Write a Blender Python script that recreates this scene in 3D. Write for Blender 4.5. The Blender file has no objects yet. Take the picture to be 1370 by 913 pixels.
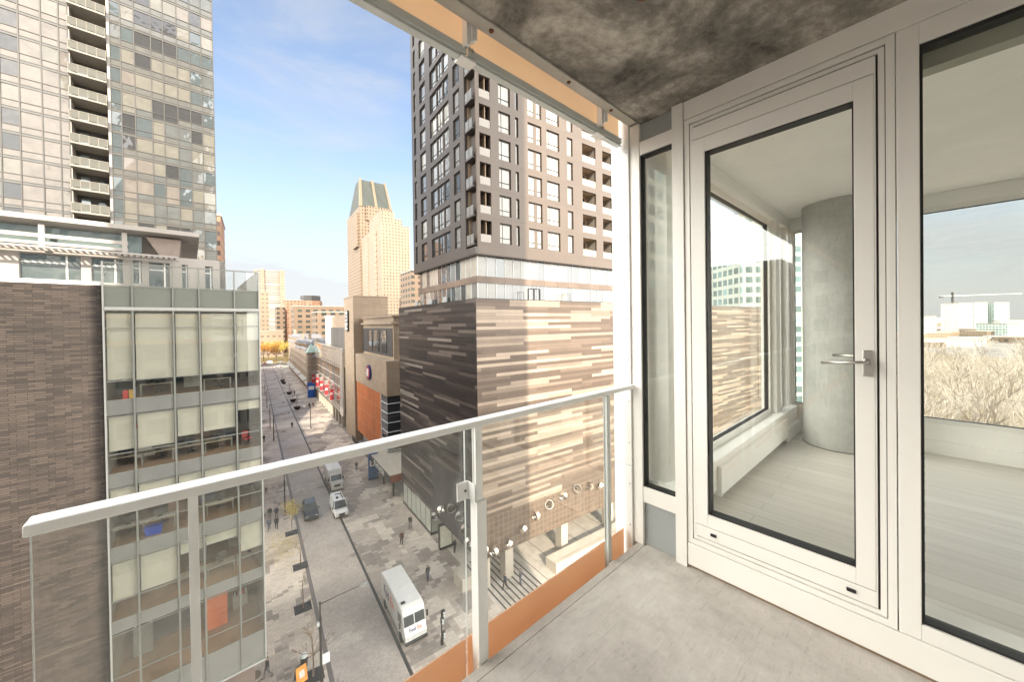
import bpy, bmesh, math, random
from mathutils import Vector, Matrix
random.seed(7)
sc = bpy.context.scene
COL = sc.collection
R = math.radians
AA = math.atan2(.663, .749)      # our tower, the office and the left tower share this grid (u, v)
AB = math.atan2(.5773, .8165)    # the street grid (w, s)
FR = {'A': AA, 'B': AB, 'C': 0.0}
def world_of(frame, p):
    c, s = math.cos(FR[frame]), math.sin(FR[frame])
    return Vector((p[0]*c - p[1]*s, p[0]*s + p[1]*c, p[2]))
# ------------------------------------------------------------------ mesh helper
class MB:
    def __init__(s): s.v = []; s.f = []; s.m = []
    def quad(s, a, b, c, d, m=0):
        n = len(s.v); s.v += [a, b, c, d]; s.f.append((n, n+1, n+2, n+3)); s.m.append(m); return s
    def poly(s, pts, m=0):
        n = len(s.v); s.v += list(pts); s.f.append(tuple(range(n, n+len(pts)))); s.m.append(m); return s
    def box(s, x0, x1, y0, y1, z0, z1, m=0):
        n = len(s.v)
        s.v += [(x, y, z) for z in (z0, z1) for y in (y0, y1) for x in (x0, x1)]
        for f in ((0,2,3,1),(4,5,7,6),(0,1,5,4),(2,6,7,3),(0,4,6,2),(1,3,7,5)):
            s.f.append(tuple(n+i for i in f)); s.m.append(m)
        return s
    def hexa(s, lo, hi, m=0):       # two quads (each 4 points, same winding), bottom and top
        n = len(s.v); s.v += list(lo)+list(hi)
        s.f.append((n+3,n+2,n+1,n)); s.f.append((n+4,n+5,n+6,n+7)); s.m += [m, m]
        for i in range(4):
            j = (i+1) % 4; s.f.append((n+i, n+j, n+4+j, n+4+i)); s.m.append(m)
        return s
    def tube(s, pts, rad, k=8, m=0, cap=True):
        pts = [Vector(p) for p in pts]
        if not isinstance(rad, (list, tuple)): rad = [rad]*len(pts)
        rings = []; up = None
        for i, p in enumerate(pts):
            d = (pts[min(i+1, len(pts)-1)] - pts[max(i-1, 0)]).normalized()
            if up is None:
                up = Vector((0,0,1)) if abs(d.z) < .9 else Vector((1,0,0))
            a = d.cross(up).normalized(); b = a.cross(d).normalized(); up = b
            n = len(s.v); rings.append(n)
            for j in range(k):
                t = 2*math.pi*j/k
                s.v.append(tuple(p + rad[i]*(math.cos(t)*a + math.sin(t)*b)))
        for r0, r1 in zip(rings, rings[1:]):
            for j in range(k):
                q = (j+1) % k; s.f.append((r0+j, r0+q, r1+q, r1+j)); s.m.append(m)
        if cap:
            s.f.append(tuple(rings[0]+j for j in range(k))[::-1]); s.f.append(tuple(rings[-1]+j for j in range(k))); s.m += [m, m]
        return s
    def cyl(s, x, y, z0, z1, r, k=16, m=0, r2=None):
        return s.tube([(x,y,z0),(x,y,z1)], [r, r if r2 is None else r2], k, m)
    def ring(s, c, axis, r_out, r_in, width, k=20, m=0):
        c = Vector(c); ax = Vector(axis).normalized()
        a = ax.cross(Vector((0,0,1)) if abs(ax.z) < .9 else Vector((1,0,0))).normalized(); b = ax.cross(a)
        n = len(s.v)
        for j in range(k):
            t = 2*math.pi*j/k; d = math.cos(t)*a + math.sin(t)*b
            for r_, o in ((r_out,-.5),(r_out,.5),(r_in,.5),(r_in,-.5)): s.v.append(tuple(c + d*r_ + ax*(o*width)))
        for j in range(k):
            q = (j+1) % k
            for i in range(4):
                i2 = (i+1) % 4
                s.f.append((n+4*j+i, n+4*j+i2, n+4*q+i2, n+4*q+i)); s.m.append(m)
        return s
    def facade(s, axis, c, a0, a1, z0, z1, ops, depth, m=0, mr=None):
        """wall plane with real openings; axis 'x': plane y=c running along x, 'y': plane x=c running along y; reveals go depth inwards (+)"""
        mr = m if mr is None else mr
        As = sorted({a0, a1} | {o[0] for o in ops} | {o[1] for o in ops}); As = [a for a in As if a0 <= a <= a1]
        Zs = sorted({z0, z1} | {o[2] for o in ops} | {o[3] for o in ops}); Zs = [z for z in Zs if z0 <= z <= z1]
        P = (lambda a, z, d=0: (a, c+d, z)) if axis == 'x' else (lambda a, z, d=0: (c+d, a, z))
        for i in range(len(Zs)-1):
            zm = (Zs[i]+Zs[i+1])/2; run = None
            for j in range(len(As)-1):
                am = (As[j]+As[j+1])/2
                hole = any(o[0] < am < o[1] and o[2] < zm < o[3] for o in ops)
                if not hole and run is None: run = As[j]
                if (hole or j == len(As)-2) and run is not None:
                    e = As[j] if hole else As[j+1]
                    s.quad(P(run, Zs[i]), P(e, Zs[i]), P(e, Zs[i+1]), P(run, Zs[i+1]), m); run = None
        for o in ops:
            x0, x1, y0, y1 = o
            s.quad(P(x0,y0), P(x0,y1), P(x0,y1,depth), P(x0,y0,depth), mr)
            s.quad(P(x1,y0), P(x1,y0,depth), P(x1,y1,depth), P(x1,y1), mr)
            s.quad(P(x0,y0), P(x0,y0,depth), P(x1,y0,depth), P(x1,y0), mr)
            s.quad(P(x0,y1), P(x1,y1), P(x1,y1,depth), P(x0,y1,depth), mr)
        return s
    def build(s, name, mats, parent=None, origin=(0,0,0), smooth=False, bevel=0, fix=True):
        me = bpy.data.meshes.new(name)
        o = origin
        me.from_pydata([(p[0]-o[0], p[1]-o[1], p[2]-o[2]) for p in s.v], [], s.f)
        if not isinstance(mats, (list, tuple)): mats = [mats]
        for m in mats: me.materials.append(m)
        for p, mi in zip(me.polygons, s.m): p.material_index = mi; p.use_smooth = smooth
        me.update()
        ob = bpy.data.objects.new(name, me); COL.objects.link(ob)
        if parent: ob.parent = parent
        if bevel:
            b = ob.modifiers.new('bevel', 'BEVEL'); b.width = bevel; b.segments = 2; b.limit_method = 'ANGLE'; b.angle_limit = R(40)
        return ob
def tag(o, label=None, cat=None, group=None, kind=None):
    if label: o['label'] = label
    if cat: o['category'] = cat
    if group: o['group'] = group
    if kind: o['kind'] = kind
    return o
class Thing:
    """an Empty at the thing's base; parts are meshes given in the frame's absolute metres"""
    def __init__(s, name, label, cat, frame, origin, group=None, rot=0.0, local=False, kind=None):
        s.o = origin; s.local = local
        e = bpy.data.objects.new(name, None); COL.objects.link(e)
        e.empty_display_size = .3
        e.location = world_of(frame, origin); e.rotation_euler = (0, 0, FR[frame] + rot)
        s.e = e; tag(e, label, cat, group, kind)
    def part(s, name, mb, mat, parent=None, **k):
        return mb.build(name, mat, parent or s.e, (0,0,0) if s.local else s.o, **k)
def structure(name, mb, mat, frame='C', origin=(0,0,0), kind='structure', **k):
    ob = mb.build(name, mat, None, origin, **k); ob.location = world_of(frame, origin); ob.rotation_euler = (0,0,FR[frame])
    ob['kind'] = kind; return ob
def copy_tree(o, parent=None):
    c = o.copy(); COL.objects.link(c); c.parent = parent
    for ch in [x for x in bpy.data.objects if x.parent == o]: copy_tree(ch, c)
    return c
def copy_at(o, frame, p, rot=0.0, label=None, group=None, scale=None):
    c = copy_tree(o); c.location = world_of(frame, p); c.rotation_euler = (0,0,FR[frame]+rot)
    if label: c['label'] = label
    if group: c['group'] = group
    if scale: c.scale = (scale,)*3
    return c
# ------------------------------------------------------------------ materials
def nn(nt, t, **k):
    n = nt.nodes.new(t)
    for a, b in k.items(): setattr(n, a, b)
    return n
def newmat(name):
    m = bpy.data.materials.new(name); m.use_nodes = True
    nt = m.node_tree; nt.nodes.clear()
    out = nn(nt, 'ShaderNodeOutputMaterial'); return m, nt, out
def rgb(c): return (c[0], c[1], c[2], 1)
def coords(nt, scale=(1,1,1), rot=(0,0,0)):
    tc = nn(nt, 'ShaderNodeTexCoord'); mp = nn(nt, 'ShaderNodeMapping')
    mp.inputs['Scale'].default_value = scale; mp.inputs['Rotation'].default_value = rot
    nt.links.new(tc.outputs['Object'], mp.inputs['Vector']); return mp.outputs['Vector']
def ramp(nt, fac, stops, interp='LINEAR'):
    r = nn(nt, 'ShaderNodeValToRGB'); r.color_ramp.interpolation = interp
    el = r.color_ramp.elements
    while len(el) > 1: el.remove(el[-1])
    el[0].position = stops[0][0]; el[0].color = rgb(stops[0][1])
    for p, c in stops[1:]:
        e = el.new(p); e.color = rgb(c)
    nt.links.new(fac, r.inputs['Fac']); return r.outputs['Color']
def mth(nt, op, a, b=None, c=None):
    n = nn(nt, 'ShaderNodeMath', operation=op)
    for i, x in enumerate((a, b, c)):
        if x is None: continue
        if isinstance(x, (int, float)): n.inputs[i].default_value = x
        else: nt.links.new(x, n.inputs[i])
    return n.outputs[0]
def noise(nt, vec, scale, detail=4, rough=.6, dist=0):
    n = nn(nt, 'ShaderNodeTexNoise'); n.inputs['Scale'].default_value = scale; n.inputs['Detail'].default_value = detail
    n.inputs['Roughness'].default_value = rough; n.inputs['Distortion'].default_value = dist
    nt.links.new(vec, n.inputs['Vector']); return n.outputs['Fac']
def mixc(nt, fac, a, b, mode='MIX'):
    n = nn(nt, 'ShaderNodeMix', data_type='RGBA', blend_type=mode)
    for i, x in ((0, fac), (6, a), (7, b)):
        if isinstance(x, (int, float)): n.inputs[i].default_value = x
        elif isinstance(x, tuple): n.inputs[i].default_value = rgb(x)
        else: nt.links.new(x, n.inputs[i])
    return n.outputs[2]
def pbr(nt, out, color, rough=.6, metal=0, bump=None, bstr=.2, bdist=.01, spec=.5, coat=0, alpha=None):
    p = nn(nt, 'ShaderNodeBsdfPrincipled')
    if isinstance(color, tuple): p.inputs['Base Color'].default_value = rgb(color)
    else: nt.links.new(color, p.inputs['Base Color'])
    if isinstance(rough, (int, float)): p.inputs['Roughness'].default_value = rough
    else: nt.links.new(rough, p.inputs['Roughness'])
    p.inputs['Metallic'].default_value = metal; p.inputs['Specular IOR Level'].default_value = spec
    p.inputs['Coat Weight'].default_value = coat; p.inputs['Coat Roughness'].default_value = .03
    if bump is not None:
        b = nn(nt, 'ShaderNodeBump'); b.inputs['Strength'].default_value = bstr; b.inputs['Distance'].default_value = bdist
        nt.links.new(bump, b.inputs['Height']); nt.links.new(b.outputs['Normal'], p.inputs['Normal'])
    if out is not None: nt.links.new(p.outputs[0], out.inputs['Surface'])
    return p
def plain(name, c, rough=.5, metal=0, var=.12, scale=3, coat=0, spec=.5, bstr=0.0):
    m, nt, out = newmat(name); v = coords(nt)
    n = noise(nt, v, scale, 5, .65)
    lo = tuple(x*(1-var) for x in c); hi = tuple(min(1, x*(1+var)) for x in c)
    col = ramp(nt, n, [(.3, lo), (.7, hi)])
    fine = noise(nt, v, scale*14, 3) if bstr else None
    pbr(nt, out, col, rough, metal, fine, bstr, .004, spec, coat); return m
def glassmat(name, tint=(.93,.97,.95), refl=1.0, base=.04):
    m, nt, out = newmat(name)
    t = nn(nt, 'ShaderNodeBsdfTransparent'); t.inputs[0].default_value = rgb(tint)
    g = nn(nt, 'ShaderNodeBsdfGlossy'); g.inputs['Roughness'].default_value = .0; g.inputs['Color'].default_value = (.95,.98,.97,1)
    lw = nn(nt, 'ShaderNodeLayerWeight'); lw.inputs['Blend'].default_value = .5
    f = mth(nt, 'MULTIPLY', mth(nt, 'ADD', mth(nt, 'MULTIPLY', mth(nt, 'POWER', lw.outputs['Facing'], 5.0), 1-base), base), refl)
    mx = nn(nt, 'ShaderNodeMixShader'); nt.links.new(f, mx.inputs[0]); nt.links.new(t.outputs[0], mx.inputs[1]); nt.links.new(g.outputs[0], mx.inputs[2])
    nt.links.new(mx.outputs[0], out.inputs['Surface']); return m
def mirrorpane(name, base, refl=.25, wav=.06, var=.15, cell=None):
    """pane of coated glass seen from outside with blinds or a dark room behind it"""
    m, nt, out = newmat(name); v = coords(nt)
    n = noise(nt, v, .9, 3)
    col = ramp(nt, n, [(.3, tuple(x*(1-var) for x in base)), (.7, tuple(min(1,x*(1+var)) for x in base))])
    p = pbr(nt, None, col, .7)
    g = nn(nt, 'ShaderNodeBsdfGlossy'); g.inputs['Roughness'].default_value = .015; g.inputs['Color'].default_value = (.92,.97,1,1)
    b = nn(nt, 'ShaderNodeBump'); b.inputs['Strength'].default_value = wav; b.inputs['Distance'].default_value = .3
    nt.links.new(noise(nt, v, .55, 2), b.inputs['Height']); nt.links.new(b.outputs['Normal'], g.inputs['Normal'])
    lw = nn(nt, 'ShaderNodeLayerWeight'); lw.inputs['Blend'].default_value = .5
    f = mth(nt, 'ADD', mth(nt, 'MULTIPLY', mth(nt, 'POWER', lw.outputs['Facing'], 4.0), 1-refl), refl)
    mx = nn(nt, 'ShaderNodeMixShader'); nt.links.new(f, mx.inputs[0]); nt.links.new(p.outputs[0], mx.inputs[1]); nt.links.new(g.outputs[0], mx.inputs[2])
    nt.links.new(mx.outputs[0], out.inputs['Surface']); return m
def concrete(name, dark, mid, light, sc_=1.4, rough=.85, bstr=.35, contrast=(.35,.5,.65), fine=.5):
    m, nt, out = newmat(name); v = coords(nt)
    n1 = noise(nt, v, sc_, 9, .62, .6); n2 = noise(nt, v, sc_*9, 6, .7); n3 = noise(nt, v, sc_*60, 3, .6)
    f = mth(nt, 'ADD', mth(nt, 'MULTIPLY', n1, 1-.3*fine), mth(nt, 'MULTIPLY', n2, .3*fine))
    col = ramp(nt, f, [(contrast[0], dark), (contrast[1], mid), (contrast[2], light)])
    mp2 = nn(nt, 'ShaderNodeMapping'); mp2.inputs['Rotation'].default_value = (0,0,.9); mp2.inputs['Scale'].default_value = (1,9,1); nt.links.new(v, mp2.inputs[0])
    scr = ramp(nt, noise(nt, mp2.outputs[0], sc_*3, 5, .7, 1.0), [(.32,(.72,.71,.70)),(.44,(1,1,1)),(.60,(1,1,1)),(.70,(1.2,1.19,1.18))])
    col = mixc(nt, .75*fine, col, scr, 'MULTIPLY')
    pits = ramp(nt, n3, [(.28, (.55,.52,.5)), (.36, (1,1,1))])
    col = mixc(nt, .6, col, pits, 'MULTIPLY')
    h = mth(nt, 'ADD', mth(nt, 'MULTIPLY', n2, .7), mth(nt, 'MULTIPLY', n3, .3))
    pbr(nt, out, col, rough, 0, h, bstr, .006); return m
def strips(name, rowh, cell, stops, axis='both', joint=.04, rough=.5, rnd=1.0, spec=.5, coat=0, warp=0.0):
    """cladding of horizontal strips of random length and tone"""
    m, nt, out = newmat(name)
    tc = nn(nt, 'ShaderNodeTexCoord'); sp = nn(nt, 'ShaderNodeSeparateXYZ'); nt.links.new(tc.outputs['Object'], sp.inputs[0])
    a = mth(nt, 'ADD', sp.outputs[0], mth(nt, 'MULTIPLY', sp.outputs[1], 1.0))
    z = mth(nt, 'DIVIDE', sp.outputs[2], rowh); row = mth(nt, 'FLOOR', z)
    wn = nn(nt, 'ShaderNodeTexWhiteNoise', noise_dimensions='1D'); nt.links.new(row, wn.inputs['W'])
    off = mth(nt, 'DIVIDE', mth(nt, 'FLOOR', mth(nt, 'MULTIPLY', wn.outputs['Value'], rnd*4)), 4.0)
    q = mth(nt, 'ADD', mth(nt, 'DIVIDE', a, cell), off); cl = mth(nt, 'FLOOR', q)
    cb = nn(nt, 'ShaderNodeCombineXYZ'); nt.links.new(cl, cb.inputs[0]); nt.links.new(row, cb.inputs[1])
    w2 = nn(nt, 'ShaderNodeTexWhiteNoise', noise_dimensions='2D'); nt.links.new(cb.outputs[0], w2.inputs['Vector'])
    col = ramp(nt, w2.outputs['Value'], stops, 'CONSTANT')
    fz = mth(nt, 'FRACT', z); jz = mth(nt, 'LESS_THAN', fz, joint)
    fx = mth(nt, 'FRACT', q); jx = mth(nt, 'LESS_THAN', fx, joint*rowh/cell*1.0)
    j = mth(nt, 'MAXIMUM', jz, jx)
    v = tc.outputs['Object']
    n = noise(nt, v, .35, 6, .6); col = mixc(nt, .5, col, ramp(nt, n, [(.3,(.75,.75,.75)),(.7,(1.15,1.12,1.1))]), 'MULTIPLY')
    n2 = noise(nt, v, 6, 4, .6); col = mixc(nt, .4, col, ramp(nt, n2, [(.3,(.8,.8,.8)),(.7,(1.1,1.1,1.1))]), 'MULTIPLY')
    col = mixc(nt, mth(nt, 'MULTIPLY', j, .7), col, (.02,.018,.016))
    inv = mth(nt, 'SUBTRACT', 1.0, j)
    pbr(nt, out, col, rough, 0, inv, .5, .01, spec, coat); return m
def gridmat(name, base, cw, ch, joint=.02, jcol=(.05,.045,.04), rough=.5, var=.15, spec=.5, warmnoise=.5):
    """panels or tiles with open joints, each panel a slightly different tone"""
    m, nt, out = newmat(name)
    tc = nn(nt, 'ShaderNodeTexCoord'); sp = nn(nt, 'ShaderNodeSeparateXYZ'); nt.links.new(tc.outputs['Object'], sp.inputs[0])
    a = mth(nt, 'DIVIDE', mth(nt, 'ADD', sp.outputs[0], sp.outputs[1]), cw); z = mth(nt, 'DIVIDE', sp.outputs[2], ch)
    cb = nn(nt, 'ShaderNodeCombineXYZ'); nt.links.new(mth(nt, 'FLOOR', a), cb.inputs[0]); nt.links.new(mth(nt, 'FLOOR', z), cb.inputs[1])
    w2 = nn(nt, 'ShaderNodeTexWhiteNoise', noise_dimensions='2D'); nt.links.new(cb.outputs[0], w2.inputs['Vector'])
    lo = tuple(x*(1-var) for x in base); hi = tuple(min(1, x*(1+var)) for x in base)
    col = ramp(nt, w2.outputs['Value'], [(0, lo), (1, hi)])
    n = noise(nt, tc.outputs['Object'], .5, 6, .6); col = mixc(nt, warmnoise, col, ramp(nt, n, [(.3,(.78,.78,.78)),(.7,(1.12,1.12,1.12))]), 'MULTIPLY')
    j = mth(nt, 'MAXIMUM', mth(nt, 'LESS_THAN', mth(nt, 'FRACT', a), joint/cw), mth(nt, 'LESS_THAN', mth(nt, 'FRACT', z), joint/ch))
    col = mixc(nt, j, col, jcol)
    pbr(nt, out, col, rough, 0, mth(nt, 'SUBTRACT', 1.0, j), .4, .01, spec); return m
def farwall(name, base, dark, cw, ch, fw=.5, fh=.5, rough=.7):
    """surface pattern of small windows for buildings hundreds of metres away"""
    m, nt, out = newmat(name)
    tc = nn(nt, 'ShaderNodeTexCoord'); sp = nn(nt, 'ShaderNodeSeparateXYZ'); nt.links.new(tc.outputs['Object'], sp.inputs[0])
    ge = nn(nt, 'ShaderNodeNewGeometry')
    a = mth(nt, 'DIVIDE', mth(nt, 'ADD', sp.outputs[0], sp.outputs[1]), cw); z = mth(nt, 'DIVIDE', sp.outputs[2], ch)
    ia = mth(nt, 'LESS_THAN', mth(nt, 'ABSOLUTE', mth(nt, 'SUBTRACT', mth(nt, 'FRACT', a), .5)), fw/2)
    iz = mth(nt, 'LESS_THAN', mth(nt, 'ABSOLUTE', mth(nt, 'SUBTRACT', mth(nt, 'FRACT', z), .5)), fh/2)
    cb = nn(nt, 'ShaderNodeCombineXYZ'); nt.links.new(mth(nt, 'FLOOR', a), cb.inputs[0]); nt.links.new(mth(nt, 'FLOOR', z), cb.inputs[1])
    w2 = nn(nt, 'ShaderNodeTexWhiteNoise', noise_dimensions='2D'); nt.links.new(cb.outputs[0], w2.inputs['Vector'])
    wc = ramp(nt, w2.outputs['Value'], [(0, tuple(x*.6 for x in dark)), (.8, dark), (1, tuple(min(1,x*1.9) for x in dark))])
    sn = nn(nt, 'ShaderNodeSeparateXYZ'); nt.links.new(ge.outputs['True Normal'], sn.inputs[0])
    vert = mth(nt, 'LESS_THAN', mth(nt, 'ABSOLUTE', sn.outputs[2]), .5)
    f = mth(nt, 'MULTIPLY', mth(nt, 'MULTIPLY', ia, iz), vert)
    n = noise(nt, tc.outputs['Object'], .05, 5)
    b = ramp(nt, n, [(.3, tuple(x*.88 for x in base)), (.7, tuple(min(1,x*1.08) for x in base))])
    col = mixc(nt, f, b, wc)
    pbr(nt, out, col, rough, 0); return m
def pavers(name, base, light, dark, tlight, tdark, bw=.45, bh=.25, rough=.8, pscale=.16, wet=0.0):
    """small pavers laid in pixel-like patches of lighter and darker stone"""
    m, nt, out = newmat(name)
    v = coords(nt)
    sn = nn(nt, 'ShaderNodeVectorMath', operation='SNAP'); nt.links.new(v, sn.inputs[0]); sn.inputs[1].default_value = (bw, bh, 1)
    n = noise(nt, sn.outputs[0], pscale, 4, .62); n2 = noise(nt, sn.outputs[0], pscale*1.1+.01, 4, .62, .4)
    wn = nn(nt, 'ShaderNodeTexWhiteNoise', noise_dimensions='3D'); nt.links.new(sn.outputs[0], wn.inputs['Vector'])
    br = nn(nt, 'ShaderNodeTexBrick'); nt.links.new(v, br.inputs['Vector']); br.inputs['Scale'].default_value = 1
    br.inputs['Brick Width'].default_value = bw; br.inputs['Row Height'].default_value = bh; br.inputs['Mortar Size'].default_value = .012
    br.inputs['Color1'].default_value = (1,1,1,1); br.inputs['Color2'].default_value = (.9,.9,.9,1); br.inputs['Mortar'].default_value = (.55,.53,.5,1)
    fl = mth(nt, 'GREATER_THAN', n, tlight); fd = mth(nt, 'GREATER_THAN', n2, tdark)
    col = mixc(nt, fl, base, light); col = mixc(nt, mth(nt, 'MULTIPLY', fd, mth(nt, 'SUBTRACT', 1.0, fl)), col, dark)
    col = mixc(nt, .8, col, ramp(nt, wn.outputs['Value'], [(0,(.86,.86,.86)),(1,(1.1,1.1,1.1))]), 'MULTIPLY')
    col = mixc(nt, .85, col, br.outputs['Color'], 'MULTIPLY')
    st = noise(nt, v, .25, 7, .65); col = mixc(nt, .6, col, ramp(nt, st, [(.32,(.72,.71,.7)),(.6,(1.05,1.04,1.03))]), 'MULTIPLY')
    wet = noise(nt, v, .12, 5, .6); ro = nn(nt, 'ShaderNodeMapRange'); ro.inputs[1].default_value = .4; ro.inputs[2].default_value = .65; ro.inputs[3].default_value = rough-.38; ro.inputs[4].default_value = rough; nt.links.new(wet, ro.inputs[0])
    pbr(nt, out, col, ro.outputs[0], 0, br.outputs['Fac'], .2, -.004); return m

M = {}
M['white'] = plain('white_painted_aluminium', (.82,.81,.78), .38, 0, .03, 2, spec=.5)
M['cream'] = plain('cream_painted_aluminium', (.82,.80,.755), .36, 0, .04, 1.2)
M['rail'] = plain('grey_white_powder_coat', (.87,.88,.865), .33, 0, .05, 3)
M['railgrey'] = plain('grey_powder_coat', (.60,.63,.61), .4, 0, .06, 3)
M['gasket'] = plain('black_rubber', (.012,.012,.012), .6)
M['joint'] = plain('dark_joint', (.05,.045,.04), .8)
M['steel'] = plain('brushed_steel', (.55,.53,.5), .28, 1, .06, 8)
M['screw'] = plain('dull_screw', (.2,.19,.18), .5, .7)
M['glass'] = glassmat('clear_window_glass', (.978,.985,.968), 1.0, .05)
def smudged():
    m = glassmat('clear_guard_glass', (.972,.98,.968), .95, .045); nt = m.node_tree; out = [n for n in nt.nodes if n.type == 'OUTPUT_MATERIAL'][0]
    src = out.inputs['Surface'].links[0].from_socket; v = coords(nt)
    d = nn(nt, 'ShaderNodeBsdfDiffuse'); d.inputs[0].default_value = (.8,.8,.78,1)
    mp = nn(nt, 'ShaderNodeMapping'); mp.inputs['Scale'].default_value = (6,6,1.2); nt.links.new(v, mp.inputs[0])
    f = ramp(nt, noise(nt, mp.outputs[0], 1.2, 6, .65, .4), [(.35,(.012,)*3),(.62,(.05,)*3),(.75,(.09,)*3)])
    mx = nn(nt, 'ShaderNodeMixShader'); nt.links.new(f, mx.inputs[0]); nt.links.new(src, mx.inputs[1]); nt.links.new(d.outputs[0], mx.inputs[2]); nt.links.new(mx.outputs[0], out.inputs['Surface']); return m
M['railglass'] = smudged()
M['frost'] = plain('frosted_grey_panel', (.33,.35,.35), .35, 0, .05, 3)
M['floorc'] = concrete('trowelled_concrete', (.36,.33,.30), (.54,.505,.465), (.68,.65,.61), 2.1, .8, .4, (.28,.5,.72), .9)
M['ceilc'] = concrete('mottled_formwork_concrete', (.06,.055,.048), (.235,.215,.185), (.56,.52,.455), 2.3, .85, .5, (.36,.5,.64), .9)
M['edgec'] = concrete('slab_edge_concrete', (.38,.35,.31), (.46,.43,.38), (.54,.51,.46), 2, .85, .3)
M['colc'] = concrete('grey_column_concrete', (.37,.375,.36), (.46,.465,.445), (.54,.54,.52), 2.0, .7, .25, (.28,.5,.72), 1.0)
M['roomwall'] = plain('white_wall_paint', (.90,.895,.87), .7, 0, .02)
M['rust'] = plain('rust_stain', (.16,.06,.025), .9, 0, .4, 30)
def orange_mat(lo=(.80,.54,.36), hi=(.86,.64,.46), name='orange_laminated_glass'):
    m, nt, out = newmat(name); v = coords(nt)
    n = noise(nt, v, 1.3, 3)
    col = ramp(nt, n, [(.3, lo), (.7, hi)])
    d = nn(nt, 'ShaderNodeBsdfDiffuse'); nt.links.new(col, d.inputs[0])
    t = nn(nt, 'ShaderNodeBsdfTranslucent'); nt.links.new(col, t.inputs[0])
    g = nn(nt, 'ShaderNodeBsdfGlossy'); g.inputs['Roughness'].default_value = .12
    a = nn(nt, 'ShaderNodeMixShader'); a.inputs[0].default_value = .6; nt.links.new(d.outputs[0], a.inputs[1]); nt.links.new(t.outputs[0], a.inputs[2])
    b = nn(nt, 'ShaderNodeMixShader'); b.inputs[0].default_value = .05; nt.links.new(a.outputs[0], b.inputs[1]); nt.links.new(g.outputs[0], b.inputs[2])
    nt.links.new(b.outputs[0], out.inputs['Surface']); return m
M['orange'] = orange_mat(); M['peach'] = orange_mat((.92,.74,.55), (.95,.80,.63), 'orange_laminated_glass_lit')  # peach: same glass as orange, its brighter light put into the colour
def translucent(name, c, mixf=.5):
    m, nt, out = newmat(name); v = coords(nt)
    col = ramp(nt, noise(nt, v, 1.5, 3), [(.3, tuple(x*.94 for x in c)), (.7, c)])
    d = nn(nt, 'ShaderNodeBsdfDiffuse'); nt.links.new(col, d.inputs[0]); t = nn(nt, 'ShaderNodeBsdfTranslucent'); nt.links.new(col, t.inputs[0])
    a = nn(nt, 'ShaderNodeMixShader'); a.inputs[0].default_value = mixf; nt.links.new(d.outputs[0], a.inputs[1]); nt.links.new(t.outputs[0], a.inputs[2])
    nt.links.new(a.outputs[0], out.inputs['Surface']); return m
M['blind'] = translucent('cream_roller_blind', (.62,.60,.535), .25)
def woodfloor():
    m, nt, out = newmat('pale_oak_boards')
    v = coords(nt, rot=(0,0,math.pi/2))
    br = nn(nt, 'ShaderNodeTexBrick'); nt.links.new(v, br.inputs['Vector']); br.inputs['Scale'].default_value = 1
    br.inputs['Brick Width'].default_value = 1.6; br.inputs['Row Height'].default_value = .13; br.inputs['Mortar Size'].default_value = .0015
    br.inputs['Color1'].default_value = (.66,.63,.58,1); br.inputs['Color2'].default_value = (.58,.55,.50,1); br.inputs['Mortar'].default_value = (.3,.28,.25,1)
    mp = nn(nt, 'ShaderNodeMapping'); mp.inputs['Scale'].default_value = (1.5, 22, 1); nt.links.new(v, mp.inputs[0])
    g = noise(nt, mp.outputs[0], 1.2, 5, .6)
    col = mixc(nt, .6, br.outputs['Color'], ramp(nt, g, [(.3,(.84,.83,.82)),(.7,(1.08,1.08,1.08))]), 'MULTIPLY')
    pbr(nt, out, col, .38, 0, g, .05, .002); return m
M['wood'] = woodfloor()
# ================================================================== OUR BALCONY AND ROOM (frame A: u along the rail, v outwards)
ZF, ZC = 26.51, 29.31
structure('balcony_floor', MB().box(-9,2.30,-1.6,1.235,26.30,ZF).box(-9,2.30,1.238,1.285,26.30,ZF-.001).box(-9,2.30,1.235,1.238,26.30,ZF-.006), M['floorc'], 'A', (0,0,26.3), bevel=.004)
t = MB().box(-9,2.36,-1.6,1.30,ZC,29.52)
structure('balcony_ceiling', t, M['ceilc'], 'A', (0,0,29.3))
# concrete drip strip along the ceiling edge, with rust spots
d = Thing('drip_edge', 'raw concrete drip moulding with rust spots under the edge of the balcony ceiling', 'edge moulding', 'A', (.9,1.27,ZC))
d.part('moulding', MB().box(-8.9,2.2,1.235,1.295,ZC-.014,ZC-.001), M['edgec'], bevel=.003)
for u in (.62, 1.02, 1.55, 1.95):
    mb = MB(); mb.cyl(u, 1.262, ZC-.019, ZC-.0135, .011, 9); d.part('rust_spot', mb, M['rust'])
for (u, v_, l, n) in ((.72, .96, 'small rusty anchor hole in the ceiling nearest the street edge', 'anchor_hole'), (1.38,.73,'rusty ring shaped patch in the middle of the concrete ceiling','ceiling_patch'),(2.02,.93,'small pale patched hole in the ceiling beside the white window wall','ceiling_patch')):
    mb = MB(); k = 14; ro = .010 if n == 'anchor_hole' else (.03 if u < 1.5 else .014)
    pts = [(u+ro*(1+.3*random.random())*math.cos(i*2*math.pi/k), v_+ro*1.3*(1+.3*random.random())*math.sin(i*2*math.pi/k), ZC-.002) for i in range(k)]
    mb.poly(pts[::-1]); mb.ring((u,v_,ZC-.004),(0,0,1),ro*.7,ro*.45,.006,14)
    ob = structure(n, mb, M['rust'] if n != 'ceiling_patch' or u < 1.5 else M['edgec'], 'A', (u,v_,ZC-.004), kind='thing'); tag(ob, l, 'ceiling mark')
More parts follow.
